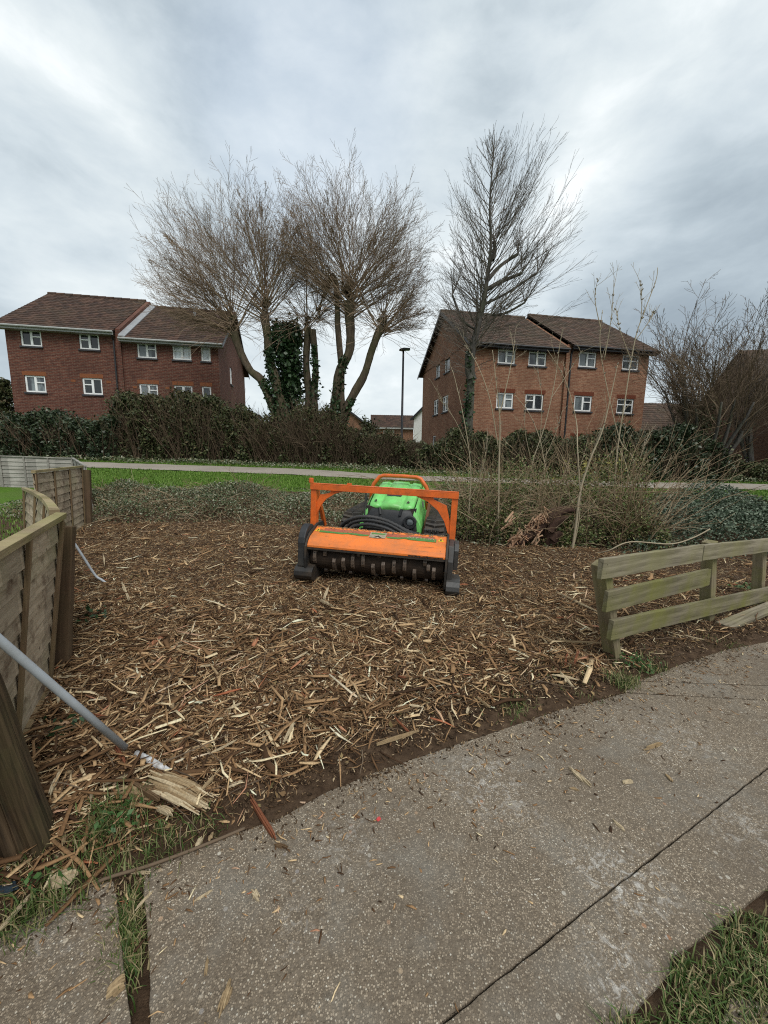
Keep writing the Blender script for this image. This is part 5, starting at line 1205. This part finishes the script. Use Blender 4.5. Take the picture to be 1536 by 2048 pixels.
tag(MB().tube(spline([gp(1180, 1112)+Vector((0, 0, .03)), at(1215, 1102, 5.3), at(1260, 1084, 5.25), at(1340, 1088, 5.2), at(1385, 1076, 5.2), at(1420, 1058, 5.2)], 7), .009, 6).build('fallen_branch', MSAP, smooth=True), 'thin pale fallen branch arching low behind the top fence rail', 'branch')

# ------------------------------------------------------------------ wood chips
def chipquads(n, cx, cy, L0, W0, tilt, zlo, zhi, seed, lenvar=.6):
    r = np.random.default_rng(seed); g_ = G(cx, cy)
    az = r.uniform(0, 2*np.pi, n); el = r.normal(0, tilt, n); L_ = L0*np.exp(r.normal(0, lenvar*.6, n)); W_ = W0*np.exp(r.normal(0, .35, n)); W_ = np.minimum(W_, L_*.4); T_ = W_*r.uniform(.2, .55, n)
    d = np.stack([np.cos(az)*np.cos(el), np.sin(az)*np.cos(el), np.sin(el)], 1); s = np.stack([-np.sin(az), np.cos(az), r.normal(0, .25, n)], 1); s /= np.linalg.norm(s, axis=1)[:, None]
    u = np.cross(d, s); c = np.stack([cx, cy, g_+zlo+(zhi-zlo)*r.random(n)+np.abs(np.sin(el))*L_*.3], 1)
    V_ = np.zeros((n, 12, 3)); taper = r.uniform(.12, 1.0, (n, 2)); bend = r.normal(0, .07, n)
    for k, (t_, tp_) in enumerate(((-.5, taper[:, 0]), (r.uniform(-.1, .1, n), np.ones(n)), (.5, taper[:, 1]))):
        base = c+d*(L_*t_)[:, None]+s*((L_*bend) if k == 1 else 0*L_)[:, None]
        w = (W_*.5*tp_)[:, None]; h = (T_*.5*np.maximum(tp_, .5))[:, None]
        for q, (a, b_) in enumerate(((-1, -1), (1, -1), (1, 1), (-1, 1))): V_[:, k*4+q] = base+s*w*a+u*h*b_
    F0 = []
    for k in (0, 4):
        for q in range(4): F0.append((k+q, k+(q+1) % 4, k+4+(q+1) % 4, k+4+q))
    F0 += [(0, 3, 2, 1), (8, 9, 10, 11)]
    F_ = (np.arange(n)[:, None, None]*12+np.array(F0)[None]).reshape(-1, 4)
    return V_.reshape(-1, 3), F_
def chipmat(name, stops, rough=.85):
    t = NT(name, rough, .12); c = t.ramp(t.rnd(), stops)
    f = t.noise(120, 3, .6); t.col(t.mix(t.ramp(f, [(.38, .0), (.75, .5)]), c, (.05, .032, .018))); t.bump(f, .3, .003); return t.m
CH_ST = [(0, (0.036, 0.019, 0.011)), (.18, (0.090, 0.048, 0.024)), (.38, (0.180, 0.100, 0.048)), (.56, (0.282, 0.166, 0.082)), (.70, (0.396, 0.246, 0.126)), (.81, (0.528, 0.360, 0.194)), (.89, (0.684, 0.516, 0.306)), (.945, (0.800, 0.696, 0.456)), (.972, (0.384, 0.120, 0.054)), (1, (0.800, 0.792, 0.576))]
MCHP = chipmat('wood_chips', CH_ST)
def scatter(n, seed, dens):
    r = np.random.default_rng(seed); X_o, Y_o = [], []; got = 0
    while got < n:
        x = r.uniform(-6, 7, 60000); y = .8+7.2*r.random(60000)
        p = mulchmask(x, y)*dens(x, y); k = r.random(60000) < p; X_o.append(x[k]); Y_o.append(y[k]); got += k.sum()
    return np.concatenate(X_o)[:n], np.concatenate(Y_o)[:n]
def dens_main(x, y):
    mg = np.interp(x, [-1.2, -.5, .1, 1.2, 2.5], [.0, .08, .18, .14, .05])*(1+.4*np.sin(7*x))
    d = .16+.84*sm(mg, mg+.40, y-yedge(x))
    d = d*(1-.72*sm(1.2, 2.2, x)*(1-sm(.3, 1.3, y-yedge(x))))*(1-.55*sm(3.2, 4.5, x))*(1-.75*sm(5, 6.5, x))
    patch = .62+.5*nz(x, y, 2.2, .4)
    return np.clip(d*patch*np.clip(3.0/np.maximum(y, 1.0), .62, 1.0), 0, 1)
parts_V, parts_F, off = [], [], 0
for n, seed, L0, W0, tl, zl, zh in ((120000, 1, .029, .0040, .26, -.004, .014), (52000, 5, .052, .0026, .24, .0, .022), (12000, 2, .056, .0058, .24, .0, .024), (5800, 3, .10, .0085, .20, .008, .034), (1700, 4, .16, .013, .14, .014, .036)):
    x, y = scatter(n, seed, (lambda x, y: dens_main(x, y)*(1 if L0 < .05 else np.clip(1.35-.26*y*(1.25 if L0 > .08 else 1), .12, 1)))); v_, f_ = chipquads(n, x, y, L0, W0, tl, zl, zh, seed+50); parts_V.append(v_); parts_F.append(f_+off); off += len(v_)
# bits strewn over the slabs
r_ = np.random.default_rng(9); n = 800; x = r_.uniform(-1.2, 3.2, n*6); y = yedge(x)-r_.exponential(.22, n*6); k = (slabmask(x, y) > .5); x, y = x[k][:n], y[k][:n]
v_, f_ = chipquads(len(x), x, y, .022, .0045, .06, .041, .044, 91); parts_V.append(v_); parts_F.append(f_+off); off += len(v_)
tw = MB()
xx_, yy_ = scatter(700, 41, lambda x, y: np.clip(2.2/np.maximum(y, 1), .2, 1))
for k in range(700):
    az = RG.uniform(0, 6.28); grow(tw, Vector((xx_[k], yy_[k], Gf(xx_[k], yy_[k])+.018)), Vector((math.cos(az), math.sin(az), RG.gauss(.05, .08))), RG.uniform(.12, .42), RG.uniform(.002, .0042), 5, -.02, .10, None, 4, .0015)
tag(tw.build('fallen_twigs', MTWB), kind='stuff')
nl_ = 2600; xx_, yy_ = scatter(nl_, 43, lambda x, y: np.clip(2/np.maximum(y, 1), .2, 1))
tag(quads('leaf_litter', leafquads(np.stack([xx_, yy_, G(xx_, yy_)+.018], 1), .032, .6, 1.6), MDRY), kind='stuff')
tag(meshnp('wood_chips', np.concatenate(parts_V), np.concatenate(parts_F), MCHP), kind='stuff')
# crumbs of bark and soil
x, y = scatter(34000, 21, lambda x, y: np.clip(1.6/np.maximum(y, 1), .2, 1)*(.35+2.2*(1-sm(.25, .6, y-yedge(x))))); n = len(x); r_ = np.random.default_rng(5)
x = np.concatenate([x, r_.uniform(-1.1, 3.2, 5000)]); y = np.concatenate([y, yedge(x[n:])-r_.exponential(.035, 5000)]); n = len(x); zup = slabmask(x, y)*.028+.003
v_, f_ = chipquads(n, x, y, .014, .009, .5, -.004, .008, 77, .4); v_[:, 2] += np.repeat(zup, 12)
tag(meshnp('bark_litter', v_, f_, chipmat('bark_litter', [(0, (.02, .013, .008)), (.4, (.055, .034, .02)), (.7, (.12, .078, .044)), (.9, (.22, .15, .085)), (1, (.42, .32, .2))])), kind='stuff')

# larger splinters: each is a thing
MSPL = [chipmat('pale_splinter', [(0, (.40, .31, .19)), (1, (.58, .48, .32))]), chipmat('tan_splinter', [(0, (.24, .165, .09)), (1, (.38, .28, .16))]), chipmat('brown_splinter', [(0, (.09, .055, .03)), (1, (.17, .11, .06))]), chipmat('red_bark_splinter', [(0, (.16, .055, .03)), (1, (.24, .09, .045))])]
def splintermesh(L_, W_, T_, mat, seed, ends=.25):
    """a torn strip of wood: a few fibres side by side, each ending at its own length"""
    r = random.Random(seed); m = MB(); nf = 3 if W_ < .02 else (5 if W_ < .045 else 11); K = 6; cur = [r.gauss(0, W_*.25) for _ in range(3)]
    for q in range(nf):
        yc = W_*(-.5+(q+.5)/nf); a0 = -.5+r.uniform(0, .30)*(1.2-ends)*(abs(q-(nf-1)/2)+.3); a1 = .5-r.uniform(0, .30)*(1.2-ends)*(abs(q-(nf-1)/2)+.3); zc = r.uniform(-.25, .25)*T_; o = len(m.v); tw = r.gauss(0, W_*.10)
        for i in range(K+1):
            t_ = a0+(a1-a0)*i/K; b_ = cur[0]*math.sin(3*t_)+cur[1]*t_*t_; tp_ = 1 if 0 < i < K else (.25+.5*ends)
            w, h = W_/nf*.62*tp_*r.uniform(.85, 1.15), T_*.5*tp_*r.uniform(.8, 1.15)
            for a, b in ((-1, -.8), (1, -.9), (.8, .8), (-.7, .95)): m.v.append((L_*t_, yc+b_+tw*t_+a*w, zc+cur[2]*.4*t_*t_+b*h))
        for i in range(K):
            for c in range(4): m.f.append((o+i*4+c, o+i*4+(c+1) % 4, o+i*4+4+(c+1) % 4, o+i*4+4+c))
        m.f.append((o, o+3, o+2, o+1)); m.f.append(tuple(o+K*4+c for c in range(4)))
    me = bpy.data.meshes.new('wood_splinter'); me.from_pydata(m.v, [], m.f); me.materials.append(mat); return me
def place(me, x, y, az, z, label, group, tilt=0, name='wood_splinter', cat='wood splinter'):
    o = bpy.data.objects.new(name, me); COL.objects.link(o); o.location = (x, y, z); o.rotation_euler = (RG.gauss(0, .15), tilt, az); return tag(o, label, cat, group)
def seg(p0, p1, W_, T_, mat, label, on_slab=True, name='wood_splinter', cat='wood splinter', seed=0, ends=.25, lift=0.0, group=None):
    zo = .012 if on_slab else .035
    a, b = gp(*p0, zo), gp(*p1, zo); d = b-a; me = splintermesh(d.length, W_, T_, mat, seed, ends); c = (a+b)/2
    o = bpy.data.objects.new(name, me); COL.objects.link(o); z = (.012 if on_slab else max(Gf(a.x, a.y), Gf(b.x, b.y))+.02)+T_*.55+lift; o.location = (c.x, c.y, z); o.rotation_euler = (0, 0, math.atan2(d.y, d.x)); return tag(o, label, cat, group)
seg((1136, 1532), (1181, 1582), .024, .012, MSPL[0], 'large pale pointed splinter lying alone on the concrete right of centre', seed=1)
seg((1281, 1499), (1334, 1491), .020, .012, MSPL[1], 'reddish brown splinter lying level on the concrete near the rail fence', seed=2)
seg((1224, 1640), (1250, 1666), .011, .007, MSPL[0], 'thin pale sliver on the concrete below the large pale pointed one', seed=3)
seg((1331, 1551), (1346, 1567), .014, .008, MSPL[1], 'short orange tinted chip on the concrete left of the diagonal joint', seed=4)
seg((1247, 1570), (1262, 1562), .016, .009, MSPL[0], 'small square pale chip on the concrete right of the large pale one', seed=5, ends=.9)
seg((1138, 1576), (1160, 1584), .010, .006, MSPL[1], 'small narrow chip beside the tip of the large pale pointed splinter', seed=6)
seg((462, 1962), (438, 2046), .022, .012, MSPL[1], 'long frayed tan splinter at the bottom photo edge', seed=7, ends=.4)
seg((253, 1968), (212, 1998), .028, .016, MSPL[1], 'stubby tan splinter beside the grassy joint of the slabs', seed=8, ends=.6)
seg((412, 1955), (415, 1915), .008, .006, MSPL[1], 'thin upright looking sliver above the long frayed tan splinter', seed=9)
seg((500, 1786), (522, 1802), .022, .008, MSPL[0], 'pale yellow leaf shaped chip on the concrete', seed=10, ends=.35)
seg((386, 1808), (427, 1780), .007, .005, MSPL[0], 'slim forked sliver on the concrete above the grassy joint', seed=11)
seg((270, 1826), (309, 1780), .007, .005, MSPL[0], 'slim pale sliver slanting beside the grassy joint', seed=12)
seg((252, 1748), (306, 1748), .010, .006, MSPL[0], 'thin pale sliver lying across the corner of the slab edge', seed=13)
seg((386, 1704), (407, 1678), .018, .009, MSPL[0], 'whitish splinter on the slab edge, right of the weed tufts', seed=14, ends=.4)
seg((418, 1690), (424, 1668), .016, .010, MSPL[1], 'tan chip standing next to the whitish splinter on the slab edge', seed=15)
seg((95, 1780), (158, 1745), .040, .025, MSPL[0], 'thick pale chunk of wood in the grass at lower left', False, seed=16, ends=.7)
seg((2, 1866), (58, 1788), .013, .009, MSPL[0], 'long pale stick in the grass at the lower left corner', False, seed=17, ends=.6)
seg((500, 1594), (552, 1690), .018, .016, MSPL[3], 'long red barked stick lying from the chips onto the concrete edge', seed=18, ends=.7, name='bark_stick', cat='stick')
seg((546, 1692), (578, 1700), .012, .010, MSPL[2], 'dark short stick at the lower end of the red barked stick', seed=19, name='bark_stick', cat='stick')
def tornlog(a, b, W_, n, mats, label, lift, seed):
    r = random.Random(seed); A, B = gpg(*a, .02), gpg(*b, .02); d = (B-A); L_ = d.length; d.normalize(); sd = d.cross(Vector((0, 0, 1))).normalized(); o = (A+B)/2
    root = thing('torn_log', label, 'torn wood', o); ms = [MB() for _ in mats]
    for k in range(n):
        u = r.uniform(-1, 1); v = r.uniform(0, 1)*(1-.5*u*u); a0, a1 = r.uniform(0, .45), r.uniform(.6, 1.05); p0 = A+d*L_*a0+sd*u*W_*.5*(1.1-.5*a0); p1 = A+d*L_*a1+sd*(u*W_*.5*(.75+.4*a1)+r.gauss(0, .006))
        z = lift+v*W_*.45; arch = .014*r.random(); pm = p0.lerp(p1, .5)
        pts = [p0+Vector((0, 0, z-arch))-o, p0.lerp(p1, .35)+Vector((0, 0, z+arch*.5))-o, p0.lerp(p1, .7)+Vector((0, 0, z+arch*.6))-o, p1+Vector((0, 0, z*.8))-o]
        w = r.uniform(.0035, .0085); ms[r.randrange(len(mats))].tube(pts, [w*.5, w, w*.9, w*.3], 5)
    for m, mt in zip(ms, mats): m.build('wood_fibre', mt, root)
tornlog((296, 1556), (418, 1614), .085, 95, (MSPL[0], MSPL[1]), 'big torn pale log splinter lying below the end of the grey pole', .0, 5)
tornlog((225, 1590), (330, 1592), .06, 34, (MSPL[1], MSPL[2]), 'brown torn branch end left of the big torn log splinter', .0, 6)
seg((268, 1600), (322, 1640), .018, .018, MSPL[2], 'short brown round stick below the big torn log splinter', False, seed=22, ends=.85, name='bark_stick', cat='stick')
seg((318, 1626), (342, 1656), .022, .016, MSPL[0], 'frayed pale stub right of the short brown round stick', False, seed=23, ends=.6)
seg((748, 1494), (838, 1466), .014, .012, MSPL[1], 'knobbly pale stick at the front margin of the chips', False, seed=24, ends=.6)
seg((655, 1185), (650, 1215), .03, .02, MSPL[0], 'pale upright root piece in the chips before the mulcher', False, seed=25, lift=.03); seg((640, 1212), (668, 1228), .025, .02, MSPL[0], 'bright forked chip in front of the mulcher left of centre', False, seed=26, lift=.02)
seg((1112, 1192), (1200, 1236), .012, .012, MSPL[0], 'long straight stick pointing at the end post of the rail fence', False, seed=27, ends=.7, lift=.02)
seg((1090, 1292), (1218, 1298), .014, .012, MSPL[1], 'long thin stick lying level towards the foot of the end fence post', False, seed=28, ends=.7, lift=.02)
seg((1148, 1345), (1155, 1310), .014, .01, MSPL[3], 'reddish stick upright in the soil left of the end fence post', False, seed=29, lift=.01)
seg((1118, 1352), (1150, 1385), .018, .01, MSPL[0], 'pale splinter in the weedy soil left of the green tuft', False, seed=30)
seg((565, 1495), (590, 1452), .014, .01, MSPL[0], 'pale splinter slanting in the chips near the middle front', False, seed=31, lift=.015)
seg((245, 1172), (258, 1215), .03, .02, MSPL[0], 'whitish torn chunk near the bent white pole', False, seed=32, lift=.02); seg((205, 1110), (212, 1140), .02, .015, MSPL[0], 'pale upright splinter by the foot of the bent white pole', False, seed=33, lift=.02)
seg((120, 1575), (108, 1632), .016, .01, MSPL[0], 'pale splinter standing against the dark rotten post', False, seed=34, lift=.02); seg((185, 1600), (188, 1650), .010, .006, MSPL[0], 'thin pale sliver left of the largest weed tuft', False, seed=35)
seg((105, 1650), (150, 1610), .016, .008, MSPL[0], 'pale slat of wood right of the dark rotten post', False, seed=36)
t_ = MB().tube(spline([gp(160, 1795)+Vector((0, 0, .02)), gp(210, 1770)+Vector((0, 0, .025)), gp(300, 1745)+Vector((0, 0, .03)), gp(400, 1705)+Vector((0, 0, .025)), gp(490, 1665)+Vector((0, 0, .02))], 6), .006, 6).build('twig', MTWB, smooth=True); tag(t_, 'long thin brown twig lying along the slab edge', 'twig')
me = splintermesh(.020, .011, .006, plain('red_plastic', (.55, .07, .07), .4, .4), 3, .7); q = gp(757, 1643, .012); place(me, q.x, q.y, .5, .022, 'small crumpled red plastic scrap on the concrete', None, 0, 'plastic_scrap', 'litter')
me = splintermesh(.07, .03, .02, plain('dark_blue_plastic', (.03, .045, .06), .4, .4), 4, .8); q = gp(18, 1803); place(me, q.x, q.y, .1, Gf(q.x, q.y)+.02, 'dark blue plastic piece in the grass at the left edge', None, 0, 'plastic_scrap', 'litter')
SM = [[splintermesh(l, w, t_, m_, 100+i*7+j, .2) for i, (l, w, t_) in enumerate(((.10, .014, .007), (.14, .012, .008), (.075, .017, .007), (.19, .014, .009)))] for j, m_ in enumerate(MSPL)]
LBS = ['loose pale splinter lying on the wood chips', 'loose tan splinter lying on the wood chips', 'loose brown splinter lying on the wood chips', 'loose red barked splinter lying on the wood chips']
x, y = scatter(250, 33, lambda x, y: np.clip((2.2/np.maximum(y, 1.3))**2.4, .02, 1)*np.where((x > 1.4) & (y < yedge(x)+.5), .25, 1))
for i in range(250):
    j = RG.choices((0, 1, 2, 3), (.5, .3, .12, .08))[0]; place(RG.choice(SM[j]), float(x[i]), float(y[i]), RG.uniform(0, 6.28), Gf(x[i], y[i])+RG.uniform(.018, .042), LBS[j], ['pale', 'tan', 'brown', 'red barked'][j]+' splinters scattered over the chips', RG.gauss(0, .15))

# ------------------------------------------------------------------ grass and weeds
def blades(cx, cy, h, seed, w=.003, lean=.5, zbase=None):
    r = np.random.default_rng(seed); n = len(cx); g_ = (G(cx, cy) if zbase is None else zbase); az = r.uniform(0, 2*np.pi, n); ln = np.abs(r.normal(0, lean, n)); hh_ = h*r.uniform(.5, 1.2, n)
    d = np.stack([np.cos(az), np.sin(az), 0*az], 1); s = np.stack([-np.sin(az), np.cos(az), 0*az], 1)*(w*r.uniform(.6, 1.3, n))[:, None]
    p0 = np.stack([cx, cy, g_-.005], 1); p1 = p0+d*(hh_*ln*.35)[:, None]+np.array([0, 0, 1])*(hh_*.6)[:, None]; p2 = p0+d*(hh_*ln)[:, None]+np.array([0, 0, 1])*(hh_*np.maximum(.2, 1-.35*ln))[:, None]
    V_ = np.stack([p0-s, p0+s, p1-s*.8, p1+s*.8, p2-s*.12, p2+s*.12], 1).reshape(-1, 3); b = np.arange(n)[:, None]*6
    return V_, np.concatenate([b+np.array([0, 1, 3, 2]), b+np.array([2, 3, 5, 4])])
MGRS = leafmat('grass_blades', [(.03, .055, .012), (.05, .09, .02), (.08, .125, .03), (.13, .15, .05), (.24, .20, .10), (.30, .24, .13)], .55, .25)
MGRD = leafmat('verge_grass_blades', [(.05, .11, .012), (.08, .16, .02), (.11, .195, .028), (.15, .22, .05)], .6, .2)
parts_V, parts_F, off = [], [], 0
def addb(v_, f_):
    global off
    parts_V.append(v_); parts_F.append(f_+off); off += len(v_)
r_ = np.random.default_rng(3)
for (px, py, n, rad, h) in ((px_, py_, int(n_*.6), rad_, h_) for px_, py_, n_, rad_, h_ in ((240, 1665, 420, .085, .10), (200, 1690, 260, .10, .07), (190, 1740, 260, .09, .08), (330, 1690, 300, .10, .06), (400, 1660, 170, .09, .05), (90, 1835, 420, .08, .08), (40, 1860, 260, .09, .07), (20, 1780, 160, .09, .07), (280, 1740, 160, .07, .06),
                            (1248, 1372, 420, .085, .085), (1285, 1332, 300, .14, .06), (1025, 1422, 260, .11, .05), (1320, 1345, 160, .12, .05), (1180, 1400, 120, .12, .04), (1100, 1350, 160, .2, .05), (1520, 1215, 220, .22, .07), (1440, 1290, 120, .15, .05))):
    q = gp(px, py); addb(*blades(q.x+r_.normal(0, rad*.6, n), q.y+r_.normal(0, rad*.5, n), h, px+py, .0020, .7))
for (px, py, n) in ((248, 1830, 260), (244, 1875, 330), (252, 1905, 300), (256, 1800, 160), (265, 1960, 60)):
    q = gp(px, py); addb(*blades(q.x+r_.normal(0, .022, n), q.y+r_.normal(0, .03, n), .065, px*py % 999, .0022, .65, np.full(n, -.03)))
x = r_.uniform(.6, 2.6, 60000); y = r_.uniform(.1, 1.7, 60000); dd = (.52*(y-.92)-.23*(x-.86))/.57
k = (dd < -.015+.02*np.sin(x*23)) & (dd > -.9) & (r_.random(60000) < .42+.58*sm(.25, .55, nz(x, y, 6, 1.4)+.30*sm(.08, .35, -dd))); addb(*blades(x[k], y[k], .055, 55, .0022, .75))
tag(meshnp('grass', np.concatenate(parts_V), np.concatenate(parts_F), MGRS), kind='stuff')
parts_V, parts_F, off = [], [], 0
x = r_.uniform(-16, 18, 90000); y = 9.6+7.6*r_.random(90000)
onp = (y > np.interp(x, fx, fy0)-.03) & (y < np.interp(x, fx, fy1)+.03); k = ~onp & (y > 10.6+.3*np.sin(x*2)); addb(*blades(x[k], y[k], .085, 66, .009, .5))
x = r_.uniform(-7.5, -2.6, 9000); y = r_.uniform(2.4, 10, 9000); k = x < xfence(y)-.35; addb(*blades(x[k], y[k], .10, 67, .006, .6))
tag(meshnp('verge_grass', np.concatenate(parts_V), np.concatenate(parts_F), MGRD), kind='stuff')
# broad leaved weeds
MWED = leafmat('weed_leaves', [(.03, .07, .018), (.05, .11, .03), (.08, .15, .05)], .5, .3)
for (px, py, n, rad, size, lab) in ((240, 1668, 160, .075, .022, 'largest green weed tuft below the torn log splinter'), (80, 1780, 30, .05, .024, 'round leaved seedling in the grass at lower left'), (1270, 1335, 160, .11, .024, 'leafy green weed at the foot of the end fence post'),
                                (200, 1250, 40, .12, .05, 'dark bramble leaves among the chips beside the brown post'), (130, 1490, 50, .10, .035, 'bramble sprig between lap panel and grey pole'), (1500, 1185, 80, .16, .045, 'green weeds beneath the low fence rail at the right')):
    q = gp(px, py); P = np.stack([rg.normal(0, rad*.6, n), rg.normal(0, rad*.5, n), np.abs(rg.normal(.03, .025, n))], 1)
    wo = thing('weed', lab, 'weed', (q.x, q.y, Gf(q.x, q.y))); quads('leaves', leafquads(P, size, .6, .6), MIVY if 'bramble' in lab else MWED, wo)
